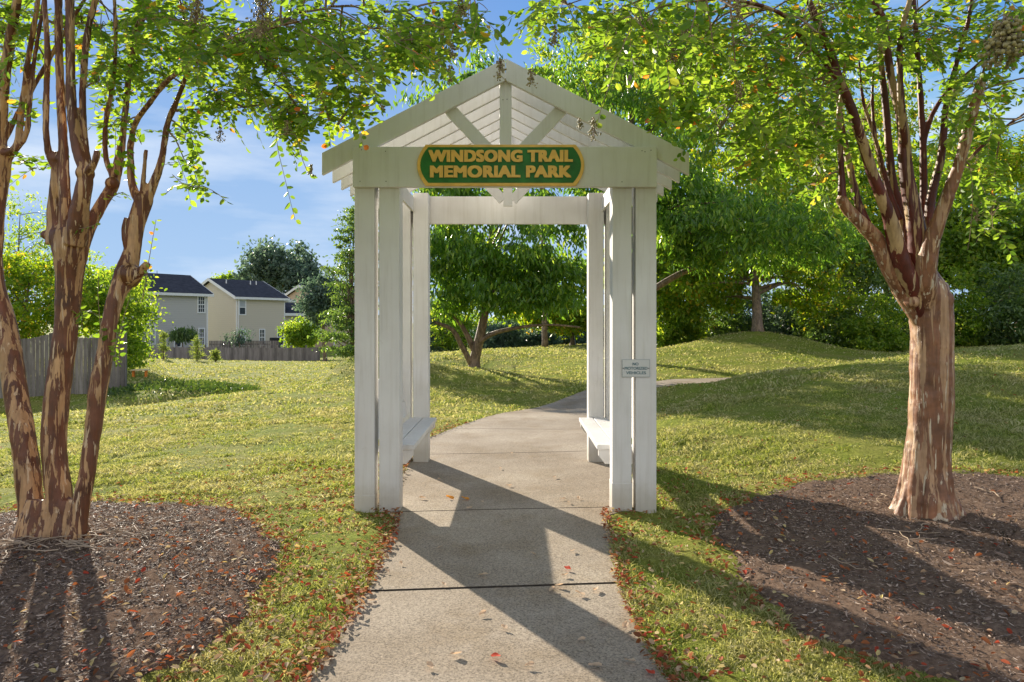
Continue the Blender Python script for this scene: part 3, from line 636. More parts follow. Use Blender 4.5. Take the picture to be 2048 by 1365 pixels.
def seeds(parent, px, py, Y, size, n, rg, elong=1.6, r=.0042):
    """a drooping panicle of round seed capsules"""
    c = np.array(P(px, py, Y)); s = size*Y/F; tb = TB(); Vs = []; Fs = []; k = 0
    top = c+np.array([rg.uniform(-.3, .3)*s, 0, s*elong*1.2]); tb.tube([top, c, c-np.array([0, 0, s*elong*.6])], [.0022, .0018, .0012], 4)
    for i in range(n):
        t = rg.uniform(-1, 1); w = (1-.35*t)*.75; off = rvec(1, rg)[0]*np.array([s*w, s*w, s*.35])*rg.uniform(.3, 1); q = c+np.array([0, 0, t*s*elong])+off
        ax = c+np.array([0, 0, t*s*elong+.35*s]); tb.tube([ax, q], [.0009, .0006], 3)
        Vs.append(SV*r*rg.uniform(.75, 1.2)+q); Fs.append(SF+k); k += len(SV)
    me = npmesh('seed_cluster', np.vstack(Vs), np.vstack(Fs), True); o = link('seed_cluster', me, SEEDM, parent)
    Vt, Qt = np.vstack(tb.V), np.vstack(tb.Q); link('seed_stalks', npmesh('seed_stalks', Vt, Qt), TWIG, o)
def remesh(o, vox=.008, disp=.012):
    m = o.modifiers.new('r', 'REMESH'); m.mode = 'VOXEL'; m.voxel_size = vox; m.use_smooth_shade = True
    s_ = o.modifiers.new('s', 'SMOOTH'); s_.factor = .5; s_.iterations = 3
    tx = bpy.data.textures.new('lumps', 'CLOUDS'); tx.noise_scale = .09
    d = o.modifiers.new('d', 'DISPLACE'); d.texture = tx; d.strength = disp; d.mid_level = .5; d.texture_coords = 'LOCAL'

# left tree -----------------------------------------------------------
rgL = np.random.default_rng(3)
lt = empty('crape_myrtle_tree', P(110, 1090, 4.1), 'crape myrtle with three peeling brown trunks in the left mulch bed', 'tree')
tA, tB_, tC = TB(), TB(), TB(); sk = []
def G(tb, pts, r, seed, **k): p, rr = limb(tb, pts, r, seed, **k); sk.append(p); return p
G(tA, [(78,1105,4.10),(62,1010,4.12),(50,900,4.15),(34,800,4.2),(12,660,4.25),(-16,550,4.25),(-12,430,4.25),(2,330,4.25),(8,300,4.25)], [38,29,28,27,26,25,24,22,21], 1)
G(tA, [(4,320,4.25),(2,270,4.25),(8,170,4.2),(20,80,4.15),(36,-10,4.1),(60,-200,4.0)], [15,13,12,12,10,6], 2)
G(tA, [(10,310,4.25),(34,290,4.2),(45,205,4.2),(58,110,4.15),(76,0,4.1),(90,-160,4.1)], [12,8,7,6.5,6,4], 3)
G(tA, [(30,300,4.2),(52,270,4.2),(60,200,4.2),(70,110,4.2),(92,-20,4.25)], [8,6,6,5,5], 4)
G(tA, [(0,300,4.25),(40,220,4.3),(75,160,4.35),(115,90,4.4),(150,30,4.45),(210,-60,4.5)], [7,6,5.5,5,4.5,4], 5)
G(tB_, [(122,1100,4.05),(120,1010,4.08),(108,900,4.1),(113,800,4.12),(132,650,4.15),(138,560,4.15),(140,500,4.15),(133,462,4.15)], [40,31,29,29,27,30,40,38], 6)
G(tB_, [(112,490,4.15),(112,430,4.15),(114,370,4.12),(112,305,4.1)], [24,20,15,10], 7)
G(tB_, [(113,345,4.1),(98,310,4.08),(92,260,4.05),(93,170,4.05),(95,100,4.0),(88,-10,4.0),(80,-180,4.0)], [9,8,7.5,7,7,6,4], 8)
G(tB_, [(132,480,4.12),(130,400,4.1),(127,300,4.1),(122,200,4.12),(118,100,4.15),(116,-10,4.2),(110,-200,4.2)], [18,14,11,10,9,9,6], 9)
G(tB_, [(150,490,4.1),(163,400,4.05),(172,345,4.05),(156,300,4.05),(144,220,4.05),(141,130,4.05),(139,0,4.05),(135,-200,4.1)], [26,20,17,14,12,11,11,7], 10)
G(tB_, [(176,350,4.05),(171,295,4.08),(165,220,4.1),(168,140,4.15),(176,60,4.2),(195,-20,4.2),(220,-180,4.2)], [13,9,8,8,8,7,4], 11)
G(tB_, [(176,345,4.03),(190,325,4.0),(195,302,4.0)], [11,8,7], 12)
G(tB_, [(150,520,4.15),(178,455,4.2),(206,405,4.25),(226,372,4.3),(236,335,4.32),(246,270,4.35),(253,200,4.38),(262,120,4.4),(274,60,4.4),(285,-20,4.4),(300,-180,4.4)], [24,16,14,14,12,8,7.5,7,6.5,6,4], 13)
G(tB_, [(230,360,4.3),(214,325,4.3),(210,280,4.28),(213,235,4.25),(222,190,4.22),(230,120,4.2),(231,50,4.15),(228,-30,4.1),(230,-160,4.1)], [9,6.5,6,6,6,5.5,5,5,4], 14)
G(tB_, [(276,70,4.4),(290,30,4.45),(305,-30,4.5),(330,-160,4.5)], [5,4.5,4,3], 15)
G(tC, [(150,1090,3.98),(158,1030,4.0),(172,960,4.02),(184,880,4.05),(196,780,4.08),(211,700,4.1),(220,640,4.12),(234,590,4.15),(252,548,4.2),(264,500,4.22),(272,450,4.25),(288,400,4.28)], [26,21,19,19,22,19,18,20,27,19,20,21], 16)
G(tC, [(262,565,4.2),(285,540,4.15),(294,528,4.12)], [16,11,9], 17)
G(tC, [(252,500,4.2),(247,460,4.2),(252,436,4.2)], [6,5,4], 31)
G(tC, [(290,405,4.28),(306,370,4.28),(322,325,4.27),(329,285,4.25),(335,248,4.22),(350,210,4.18),(366,170,4.15),(376,135,4.1),(380,90,4.0),(392,40,3.9),(400,-60,3.8)], [14,11,9,8,7.5,7,6,5.5,5,4,3], 18)
G(tC, [(282,410,4.28),(264,370,4.3),(261,320,4.3),(262,285,4.28),(272,245,4.22),(300,205,4.1),(332,165,4.0),(372,135,3.9),(430,105,3.8),(490,80,3.7),(560,52,3.6),(640,40,3.5),(740,70,3.45)], [13,9,8,7.5,7,6.5,6,5.5,5,4,3.4,2.6,2], 19)
G(tC, [(283,400,4.27),(288,345,4.25),(292,300,4.25)], [7,5.5,4.5], 20)
G(tC, [(352,222,4.18),(390,219,4.05),(440,218,3.95),(520,214,3.8),(590,222,3.7),(650,238,3.6),(700,262,3.5)], [4,3,2.8,2.5,2.2,1.8,1.4], 21, seg=8)
G(tC, [(372,150,4.1),(430,105,4.0),(500,70,3.85),(620,20,3.7),(760,20,3.6),(880,110,3.5)], [3.5,3,2.8,2.4,2,1.3], 22, seg=8)
G(tC, [(376,140,4.1),(365,100,4.1),(372,60,4.1),(350,-40,4.1)], [4,3.5,3,3], 23, seg=8)
for (px, py, Y, r, sd_) in [(8,308,4.25,20,1),(130,475,4.15,36,2),(112,318,4.1,13,3),(172,348,4.05,20,4),(226,368,4.28,16,5),(258,550,4.18,28,6),(288,400,4.28,19,7),(92,470,4.15,12,8)]:
    knob(tA if px < 20 else (tC if px > 240 else tB_), px, py, Y, r, sd_)
for i, (x1, y1, r) in enumerate([(30,1100,14),(55,1112,16),(90,1118,16),(130,1112,15),(165,1098,14),(188,1080,12)]):
    p, rr = smooth_path([P(100+ (x1-100)*.5, 1000, 4.05), P(100+(x1-100)*.8, 1080, 4.02), P(x1, y1, 3.98)], [r*.8*4/F, r*1.35*4/F, r*1.5*4/F], .03); tB_.closed(p, rr, 12, .1, 40+i)
for tb, nm, mt in ((tA, 'trunk', BARK_L), (tB_, 'trunk', BARK_L), (tC, 'trunk', BARK_L)):
    remesh(tb.build(nm, mt, lt), .0075, .009)
skL = np.vstack(sk); up = skL[skL[:, 2] > 2.1]
cw = Crown(rgL)
for px, py, rx, ry, Y0, Y1, n in [(30,60,60,80,3.9,4.8,34),(40,230,40,50,4.1,4.5,5),(60,330,50,40,4.2,4.6,4),(170,60,60,60,4.2,5.0,22),(240,90,70,80,3.9,5.,30),(235,250,45,70,4.2,4.6,9),(330,50,90,60,3.6,5.,44),
        (450,90,110,70,3.4,4.9,60),(560,130,100,80,3.3,4.8,52),(620,60,120,60,3.2,4.6,52),(385,260,45,50,4.0,4.3,9),(375,330,35,40,4.0,4.3,6),(480,190,100,35,3.6,4.4,22),(590,220,80,35,3.4,4.2,16),(700,205,45,30,3.3,4.2,7),
        (750,80,110,70,3.2,4.4,40),(690,140,70,50,3.2,4.2,20),(820,95,80,30,3.2,4.1,14),(930,40,50,45,3.1,4.0,14),(560,240,60,35,3.5,4.2,9),(620,210,60,35,3.3,4.2,10),(860,70,80,55,3.2,4.3,24),(300,140,70,40,4.0,4.8,18),(210,180,30,60,4.1,4.5,6),(300,-150,330,130,3.4,5.2,150),(650,-140,280,120,3.2,4.6,110),(60,-160,160,120,3.9,5,60),(-120,60,100,120,4,5,50),(160,620,5,5,4.1,4.2,1)]:
    cw.cloud(px, py, rx, ry, Y0, Y1, n, up)
cw.hang([(520,180,3.5),(548,250,3.45),(556,300,3.4),(568,350,3.38),(580,400,3.35),(590,440,3.35)], 26)
cw.hang([(556,270,3.4),(590,270,3.4),(605,320,3.38),(618,350,3.36)], 12)
cw.hang([(345,350,4.0),(370,370,3.9),(410,375,3.8),(435,388,3.75),(452,402,3.7)], 16, .058)
cw.hang([(330,390,4.2),(350,372,4.1),(380,380,4.0)], 8, .05)
cw.hang([(600,60,3.1),(660,95,3.05),(720,150,3.0),(760,200,3.0)], 26, .06); cw.hang([(660,20,3.),(730,50,2.95),(800,90,2.9),(880,130,2.9),(905,150,2.9)], 30, .06)
cw.hang([(940,-20,2.9),(955,20,2.9),(950,60,2.9),(938,95,2.9)], 16, .07)
for q in ([(290,560,4.15),(298,520,4.15),(305,480,4.15),(312,440,4.15)], [(205,690,4.05),(200,640,4.05),(196,590,4.0),(198,545,4.0)], [(230,700,4.05),(240,660,4.),(255,610,4.0),(262,590,4.)], [(240,720,4.1),(238,690,4.05),(248,650,4.)], [(285,600,4.15),(292,560,4.1),(300,530,4.1)], [(230,690,4.08),(232,712,4.02),(236,730,4.0)], [(40,330,4.2),(60,318,4.15),(75,312,4.1)], [(150,460,4.05),(190,450,4.0),(200,430,4.)], [(215,400,4.2),(245,385,4.15),(255,395,4.1)]):
    cw.hang(q, 13, .040)
cw.build(lt)
for px, py, Y, s_, n_ in [(395,20,3.0,30,150),(525,35,2.8,42,230),(440,268,3.9,14,50),(575,258,3.4,14,60),(622,342,3.36,10,30),(905,105,3.2,16,50),(1000,140,3.0,18,70),(925,15,3.1,20,80),(900,150,3.1,16,60),(765,215,3.1,8,26)]:
    seeds(lt, px, py, Y, s_, n_, rgL, 1.0)
# right tree ----------------------------------------------------------
rgR = np.random.default_rng(5); LIMB_K[0] = .86
rt = empty('crape_myrtle_tree', P(1853, 1048, 4.5), 'crape myrtle with one thick reddish trunk and many limbs in the right mulch bed', 'tree')
tT, tU = TB(), TB(); sk = []; Y0 = 4.5
G(tT, [(1852,1060,Y0),(1853,1020,Y0),(1853,960,Y0),(1858,880,Y0),(1862,800,Y0),(1863,700,Y0),(1862,640,Y0),(1858,600,Y0),(1845,570,Y0),(1830,545,Y0)], [62,54,48,46,46,45,46,47,42,36], 51, lump=.025, seg=28)
G(tT, [(1838,650,4.48),(1804,580,4.45),(1775,530,4.42),(1752,480,4.4),(1722,445,4.35),(1695,420,4.35),(1683,400,4.35)], [12,22,19,17,15,13,12], 52)
G(tU, [(1684,405,4.35),(1684,360,4.35),(1681,310,4.33),(1678,240,4.3),(1684,190,4.28),(1690,120,4.2)], [11,8,7,6.5,6,4], 53)
G(tU, [(1735,455,4.36),(1716,405,4.4),(1702,347,4.42),(1688,278,4.45),(1682,240,4.5),(1670,160,4.5)], [13,9,8,7,6,4], 54)
G(tU, [(1850,650,4.48),(1815,560,4.4),(1795,500,4.35),(1779,435,4.3),(1749,358,4.25),(1724,281,4.2),(1702,215,4.15),(1681,164,4.1),(1665,117,4.05),(1647,73,4.),(1629,29,4.),(1612,-20,4.),(1580,-200,3.9)], [14,24,20,15,13,12,11,10,9.5,9,8.5,8,4], 55)
G(tU, [(1684,170,4.1),(1660,140,4.05),(1640,112,4.),(1603,77,3.9),(1570,33,3.8),(1504,7,3.7),(1440,0,3.6),(1360,-10,3.5)], [7,6.5,6,6,5.5,4.5,3,2], 56)
G(tU, [(1850,620,4.46),(1843,560,4.45),(1838,500,4.42),(1829,438,4.4),(1812,347,4.4),(1808,278,4.4),(1799,219,4.4),(1784,164,4.4),(1775,110,4.4),(1766,40,4.4),(1742,-10,4.4),(1710,-200,4.4)], [16,29,24,19,16,13,11,9,9,9,8,5], 57)
G(tU, [(1808,290,4.38),(1803,220,4.3),(1800,157,4.28),(1800,88,4.25),(1811,29,4.2),(1821,-10,4.2),(1840,-180,4.2)], [10,8,7,7,7,6,3], 58)
G(tU, [(1820,500,4.55),(1800,420,4.6),(1783,347,4.6),(1772,219,4.6),(1763,131,4.6),(1755,0,4.6)], [14,11,9,8,7,5], 59)
G(tU, [(1800,440,4.5),(1777,380,4.55),(1760,310,4.55),(1740,245,4.55),(1726,200,4.55),(1718,120,4.5)], [8,6.5,5,4.5,4,3], 60)
G(tU, [(1790,420,4.62),(1760,330,4.7),(1745,220,4.7),(1748,120,4.7)], [6,5,4.5,3], 61)
G(tU, [(1850,520,4.55),(1848,431,4.6),(1846,292,4.6),(1840,183,4.6),(1833,84,4.6),(1829,20,4.6),(1820,-150,4.6)], [14,9,7.5,6.5,6,5,3], 62)
G(tU, [(1845,295,4.6),(1855,255,4.6),(1870,219,4.6),(1899,179,4.55),(1950,135,4.5),(2000,90,4.4),(2060,40,4.3)], [7,6,5.5,5,4.5,3.5,3], 63)
G(tU, [(1858,500,4.5),(1862,400,4.5),(1881,321,4.5),(1892,219,4.5),(1903,164,4.45),(1928,73,4.4),(1941,20,4.35),(1960,-120,4.3)], [14,10,9,8,6,5.5,5,3], 64)
G(tU, [(1885,250,4.55),(1905,200,4.6),(1912,150,4.6)], [4,3.5,3], 65)
G(tT, [(1858,630,4.44),(1850,570,4.4),(1857,510,4.35),(1872,456,4.3),(1899,383,4.25),(1921,318,4.2),(1939,248,4.15),(1957,183,4.1),(1966,155,4.1)], [14,26,21,17,14,12.5,12,11,9], 66)
G(tU, [(1872,470,4.5),(1890,400,4.6),(1930,330,4.7),(1990,270,4.8),(2060,220,4.9)], [6,5,4.5,4,3], 67)
for (px, py, Y, r, sd_) in [(1863,612,4.5,44,1),(1846,575,4.47,38,9),(1885,600,4.42,24,2),(1826,604,4.40,16,3),(1885,575,4.45,15,4),(1835,560,4.48,38,5),(1786,545,4.42,16,6),(1683,402,4.35,14,7),(1800,520,4.45,22,8)]: knob(tT, px, py, Y, r, sd_)
for i in range(11):
    a = i/11*6.283+.3; r = random.uniform(.15, .26); c = P(1853, 1050, 4.5)
    p, rr = smooth_path([(c.x+.075*math.cos(a), c.y+.075*math.sin(a), .62+.2*math.sin(i*2.3)), (c.x+.125*math.cos(a), c.y+.125*math.sin(a), .20), (c.x+r*math.cos(a), c.y+r*math.sin(a), .005)], [.03, .05, .05], .03); tT.closed(p, rr, 12, .06, 70+i)
remesh(tT.build('trunk', BARK_R, rt), .008, .014); remesh(tU.build('limbs', BARK_T, rt), .0085, .008)
skR = np.vstack(sk); up = skR[skR[:, 2] > 2.3]
cw = Crown(rgR)
for px, py, rx, ry, Y0, Y1, n in [(1120,30,80,40,3.2,4.3,14),(1240,50,90,60,3.1,4.4,26),(1350,80,110,80,3.2,4.6,44),(1470,90,120,90,3.3,5,60),(1480,230,110,70,3.5,5,44),(1560,310,90,60,3.7,5,26),(1590,150,120,110,3.5,5.2,60),
        (1660,40,150,60,3.5,5.2,56),(1640,260,70,90,3.8,5.2,26),(1780,90,110,70,4.2,5.4,30),(1870,60,120,70,3.8,5.4,40),(1750,250,60,70,4.7,5.5,12),(1960,190,70,90,3.7,5.2,30),(2020,60,80,80,3.4,5.2,34),(1960,330,70,80,4.2,5.4,20),(1350,200,60,40,3.4,4.3,8),
        (1910,270,50,60,4.7,5.4,12),(2010,420,50,60,4.6,5.4,8),(1650,380,50,40,4.3,5.2,8),(1600,-170,400,140,3.5,5.5,190),(2000,-150,200,140,3.5,5.5,80),(1250,-120,200,90,3.1,4.5,60),(2200,150,120,220,3.8,5.5,90)]:
    cw.cloud(px, py, rx, ry, Y0, Y1, n, up)
cw.hang([(1260,60,3.1),(1235,120,3.05),(1222,160,3.0),(1205,210,3.0),(1195,245,3.0)], 22, .055)
cw.hang([(1700,180,4.),(1620,200,3.9),(1540,240,3.8),(1480,300,3.7),(1465,330,3.7)], 26, .06); cw.hang([(1920,300,4.3),(1940,340,4.2),(1945,400,4.2),(1940,470,4.2),(1935,500,4.2)], 28, .05)
cw.hang([(1400,-20,2.4),(1392,20,2.4),(1385,50,2.4),(1378,75,2.4)], 8, .055); cw.hang([(1990,-30,2.2),(1960,-5,2.2),(1935,15,2.2)], 5, .06)
cw.build(rt)
for px, py, Y, s_, n_ in [(1188,258,3.0,18,60),(1160,248,3.0,10,26),(1062,158,3.1,16,50),(1480,180,3.4,16,60),(1345,110,3.6,18,80),(1475,20,3.0,16,60),(1110,75,3.2,18,80),(1950,430,4.3,16,60),(1530,130,3.6,14,50)]:
    seeds(rt, px, py, Y, s_, n_, rgR, 1.0)
seeds(rt, 2010, 85, 2.0, 52, 230, rgR, .7, .0065)
# twigs raked round the feet of both trees
def twig(x, y, L, a, seed, lab, grp):
    rg = np.random.default_rng(seed); p = [(x, y)]
    for i in range(5): a += rg.normal(0, .35); p.append((p[-1][0]+math.cos(a)*L/5, p[-1][1]+math.sin(a)*L/5))
    z = ground_z([q[0] for q in p], [q[1] for q in p]); pts = [(q[0], q[1], float(z[i])+.014+rg.uniform(0, .012)) for i, q in enumerate(p)]
    pp, rr = smooth_path(pts, np.linspace(.0035, .0018, 6), .03); tb = TB(); tb.closed(pp, rr, 5)
    q = pp[len(pp)//2]; tb.closed([q, q+np.array([math.cos(a+.8)*L*.25, math.sin(a+.8)*L*.25, .008])], [.0018, .001], 4)
    tag(tb.build('twig', TWIG2), lab, 'twig', grp)
TWIG2 = plain('dry_twig', (.42, .32, .23), .7, .2, 30)
for i in range(46):
    a = random.uniform(3.3, 6.6); r = random.uniform(.2, .55); twig(-2.78+r*math.cos(a), 4.02+r*math.sin(a)*.8, random.uniform(.12, .34), random.uniform(-.6, .6)+random.choice([0, 3.14]), i, 'dry bent twig piled '+('tight against' if r < .32 else ('just in front of' if r < .45 else 'well in front of'))+' the foot of the left '+('leftmost trunk' if math.cos(a) < -.35 else ('middle trunk' if math.cos(a) < .35 else 'slanting trunk')), 'twigs at the foot of the left tree')
for i in range(26):
    a = random.uniform(0, 6.28); r = random.uniform(.35, 1.3); twig(2.75+r*math.cos(a), 3.9+r*math.sin(a), random.uniform(.10, .34), random.uniform(0, 6.28), 100+i, 'dry bent twig on the right mulch bed, '+('near' if r < .8 else 'far from')+' the trunk, '+['to its right', 'behind it', 'to its left', 'in front of it'][int(((a+.785) % 6.283)/1.571)], 'twigs on the right mulch bed')

# ------------------------------------------------------------------ background trees
LM = {
 'oak': leafmat('long_leaf', [(0, (.05, .12, .025)), (.5, (.10, .20, .035)), (.85, (.17, .28, .05)), (1, (.28, .35, .07))], .55, (2.5, 2.3, .8), .28, .65),
 'lime': leafmat('yellow_green_leaf', [(0, (.08, .15, .015)), (.5, (.15, .23, .022)), (.9, (.26, .30, .04)), (1, (.42, .26, .06))], .6, (2.8, 2.6, .7), .4),
 'mid': leafmat('mid_green_leaf', [(0, (.07, .14, .02)), (.5, (.14, .23, .035)), (.9, (.22, .30, .05)), (1, (.32, .34, .08))], .6, (2.8, 2.5, .8), .4),
 'dark': leafmat('dark_leaf', [(0, (.045, .09, .03)), (.5, (.09, .15, .05)), (.9, (.16, .23, .07)), (1, (.24, .30, .11))], .4, (2.6, 2.6, 1), .35, .6),
 'blue': leafmat('grey_blue_leaf', [(0, (.05, .09, .07)), (.5, (.09, .14, .11)), (1, (.18, .24, .18))], .4, (1.8, 1.9, 1.3), .4),
 'pine': leafmat('needle_spray', [(0, (.10, .15, .04)), (.5, (.18, .23, .07)), (1, (.32, .35, .14))], .5, (2, 2, .8), .45)}
def clumps(E, n, rg, shell=.55):
    """points in a union of ellipsoids (cx,cy,cz,rx,ry,rz,weight), biased outward"""
    w = np.array([e[6] for e in E], float); w /= w.sum(); k = rg.choice(len(E), n, p=w); E = np.array(E, float)[k]
    d = rvec(n, rg); r = rg.uniform(shell**3, 1, n)**(1/3); return E[:, :3]+d*r[:, None]*E[:, 3:6]
def tree(name, label, cat, foot, E, nclump, perclump, mat, L, Wr=.45, crad=.5, droop=.3, trunk=.15, bark=None, group=None, seed=0, limbs=14, tops=None, lean=0, trunkname='trunk', shell=.5, flat=.7):
    rg = np.random.default_rng(seed); foot = np.array(foot, float)
    t = empty(name, tuple(foot), label, cat, group); C = clumps(E, nclump, rg, shell)
    cs = rg.uniform(.35, 1.25, nclump)*crad; m = nclump*perclump; k = np.repeat(np.arange(nclump), perclump)
    off = rg.normal(size=(m, 3))*.48; off[:, 2] *= flat; p = C[k]+off*cs[k][:, None]
    zmin = foot[2]+.05; p[:, 2] = np.maximum(p[:, 2], zmin+rg.uniform(0, .2, m))
    bias = rvec(nclump, rg)*.5
    D = rvec(m, rg)+np.array([0, 0, -droop*2])+bias[k]; N = rvec(m, rg)*.7+np.array([0, -.25, .6])
    Ls = L*rg.uniform(.6, 1.2, m); V, Q = leaf_geo(p, D, N, Ls, Ls*Wr, .12, .15)
    link('foliage', npmesh('foliage', V, Q), mat, t)
    tb = TB(); top = max(E, key=lambda e: e[6]); tz_ = np.array([top[0], top[1], top[2]+top[5]*.55])
    mid = foot*.6+tz_*.4+rg.normal(0, .08, 3)+np.array([lean, 0, 0]); n0 = foot-np.array([0, 0, .15])
    P_, R_ = smooth_path([n0, foot+np.array([0, 0, .25]), mid, tz_], [trunk*1.5, trunk, trunk*.72, trunk*.15], .15); tb.tube(P_, R_, 12, .06, seed)
    if limbs:
        lower = P_[(P_[:, 2] > foot[2]+.28*(tz_[2]-foot[2]))]; Rl = R_[(P_[:, 2] > foot[2]+.28*(tz_[2]-foot[2]))]
        for i in rg.choice(nclump, min(limbs, nclump), replace=False):
            q = C[i]; cand = np.where(lower[:, 2] < q[2]+.3)[0]; j = cand[-1]-rg.integers(0, max(1, len(cand)//2)) if len(cand) else 0; b = lower[j]
            p_, r_ = smooth_path([b, (b+q)/2+np.array([0, 0, .12*np.linalg.norm(q-b)])+rg.normal(0, .1, 3), q], [max(.02, Rl[j]*.5), max(.014, Rl[j]*.28), .008], .2); tb.tube(p_, r_, 6)
    tb.build(trunkname, bark or BARK_D, t); return t
def ell(px, py, Y, rx, rz, ry=None, w=1):
    c = P(px, py, Y); k = Y/F; return (c.x, c.y, c.z, rx*k, (ry or rx)*k, rz*k, w)
def foot(px, Y): x = (px-VX)/F*Y; return (x, Y, tz1(x, Y))
# long leaved tree through the pergola
t1 = tree('shade_tree', 'broad tree with long drooping leaves seen through the pergola', 'tree', foot(950, 17.6), [ell(985,480,17.2,190,120,w=3), ell(1000,300,17.4,210,180,w=3), ell(900,540,16.8,90,90,w=1), ell(1110,560,17,80,60,w=1), ell(985,560,17,120,75,w=1.8)], 350, 85, LM['oak'], .18, .32, .45, .6, .14, seed=21, limbs=24, shell=.5)
bb = TB()
for pts, r in (([(948,700,17.6),(935,672,17.5),(915,640,17.4),(885,618,17.2)], [.09,.07,.05,.03]), ([(950,690,17.5),(985,668,17.3),(1040,655,17),(1100,650,16.8),(1160,655,16.7)], [.08,.06,.045,.03,.02]), ([(944,732,17.6),(925,695,17.4),(905,660,17.2),(870,645,17)], [.08,.07,.06,.04])):
    p, r = smooth_path([P(*q) for q in pts], r, .15); bb.tube(p, r, 8)
bb.build('limbs', BARK_D, t1)
t2 = tree('shade_tree', 'tall long leaved tree behind the right posts with spreading lower boughs', 'tree', foot(1262, 18.6), [ell(1300,330,18.4,170,160,w=3.1), ell(1480,470,17.5,190,75,w=3), ell(1380,440,17.6,120,90,w=1.6), ell(1250,160,19,170,150,w=1.5), ell(1640,490,18,80,50,w=.7)], 370, 80, LM['oak'], .18, .32, .45, .5, .2, seed=22, limbs=34, shell=.5)
bb = TB()
for pts, r in (([(1275,600,18.5),(1345,556,18.2),(1400,530,18),(1470,500,17.8),(1560,470,17.5)], [.1,.085,.07,.05,.03]), ([(1262,560,18.6),(1235,380,18.8),(1225,230,19),(1215,130,19)], [.13,.1,.07,.04]), ([(1262,560,18.6),(1262,380,18.7),(1262,200,19),(1245,60,19)], [.14,.11,.09,.05]), ([(1290,540,18.5),(1320,420,18.2),(1328,250,18.4),(1322,150,18.5)], [.12,.09,.08,.04])):
    p, r = smooth_path([P(*q) for q in pts], r, .15); bb.tube(p, r, 8)
bb.build('limbs', BARK_D, t2)
tree('yellow_green_tree', 'yellow green tree with straight bare trunk on the grassy mound', 'tree', foot(1515, 24), [ell(1500,490,25.6,190,85,w=3), ell(1400,585,26,90,55,w=1), ell(1560,440,25,170,90,w=2), ell(1630,595,26,70,45,w=.6)], 300, 80, LM['lime'], .17, .55, .6, .3, .19, seed=23, limbs=26, shell=.3)
tree('yellow_green_tree', 'small distant yellow green tree with thin trunk right of the lawn centre', 'tree', foot(1145, 38), [ell(1130,632,38,80,34,w=2), ell(1100,600,38,90,40,w=1)], 110, 90, LM['lime'], .24, .5, .8, .3, .14, seed=24, limbs=10, shell=.2)
# wood behind on the right
wood = [(1330,500,28,120,130,'mid',31),(1480,260,30,170,190,'lime',32),(1640,380,30,150,210,'mid',33),(1770,430,31,140,190,'lime',34),(1890,460,30,120,160,'mid',35),(2040,500,28,120,140,'mid',36),(1090,200,34,100,130,'mid',38),(1700,230,38,180,130,'lime',39),(2200,400,27,140,230,'mid',40),(1960,330,38,150,80,'lime',41),(1290,130,30,170,130,'mid',42)]
wlab = ['mid green tree directly behind the right posts, crown reaching down','yellowish tree in the wood above the mound','mid green tree left of the thick right trunk','yellowish tree seen between the right limbs','mid green tree just right of the thick right trunk','mid green tree at the right edge of the photo','tall thin tree above the pergola ridge','pale distant tree high behind the right limbs','green tree past the right edge of the lawn','pale loose tree top at upper right against the sky','leafy tree top right of the pergola ridge']
for (px, py, Y, rx, rz, m, sd_), lab in zip(wood, wlab):
    hi = py < 320
    tree('woodland_tree', lab, 'tree', foot(px, Y), [ell(px, py, Y, rx*.8, rz*.8, w=2), ell(px-rx*.4, py+rz*.4, Y-.5, rx*.5, rz*.45), ell(px+rx*.4, py+rz*.2, Y+.5, rx*.5, rz*.5)], 150 if hi else 230, 70, LM[m], .21, .5, .75, .3, .16, group='trees of the wood behind the lawn', seed=sd_, limbs=20, shell=.3)
bush = [(1345,650,27,60,50,'mid'),(1430,655,29,70,50,'dark'),(1500,640,30,80,55,'blue'),(1590,650,28,80,50,'blue'),(1660,660,26,70,48,'dark'),(1740,650,25,70,60,'mid'),(1700,560,29,110,90,'dark'),(1930,620,25,80,80,'mid'),(2020,610,24,80,90,'dark'),(1590,580,33,100,70,'dark'),(1850,640,26,60,60,'dark'),(2140,600,24,90,100,'mid'),(1400,560,33,100,90,'dark'),
        (1000,668,40,44,34,'blue'),(930,640,44,80,55,'mid'),(1075,680,42,40,22,'blue'),(1060,640,50,70,50,'dark'),(1150,670,44,50,30,'blue'),(1240,670,36,60,40,'dark'),(880,650,46,50,50,'blue')]
blab = ['green shrub just right of the right posts','dark shrub left of the mound tree trunk','grey blue shrub behind the mound tree trunk','grey blue shrub right of the mound tree trunk','dark shrub where the mound meets the right lawn','leafy green shrub left of the thick right trunk','tall dark shrub behind the yellow green tree boughs','green shrub right of the thick right trunk','dark shrub at the right edge above the lawn','dark shrub deep behind the mound','dark shrub hidden beside the thick right trunk','green shrub past the right edge of the photo','dark thicket behind the low boughs of the mound tree',
        'round pale shrub right of the tree trunk in the pergola opening','dark shrub behind the tree trunk in the pergola opening','grey blue shrub under the small distant tree','dark thicket in the middle of the pergola opening','grey blue shrub beside the small distant trunk','dark shrub behind the right posts','blue grey shrub at left in the pergola opening']
for i, ((px, py, Y, rx, rz, m), lab) in enumerate(zip(bush, blab)):
    f = foot(px, Y); tree('shrub', lab, 'shrub', f, [ell(px, py, Y, rx, rz, w=1), ell(px, py+rz*.5, Y-.3, rx*.9, rz*.7, w=1)], 110, 75, LM[m], .15*max(1, Y/30), .42, .42*max(1, Y/32), .1, .05, group='shrubs along the edge of the wood', seed=60+i, limbs=6, trunkname='stem', shell=.2)
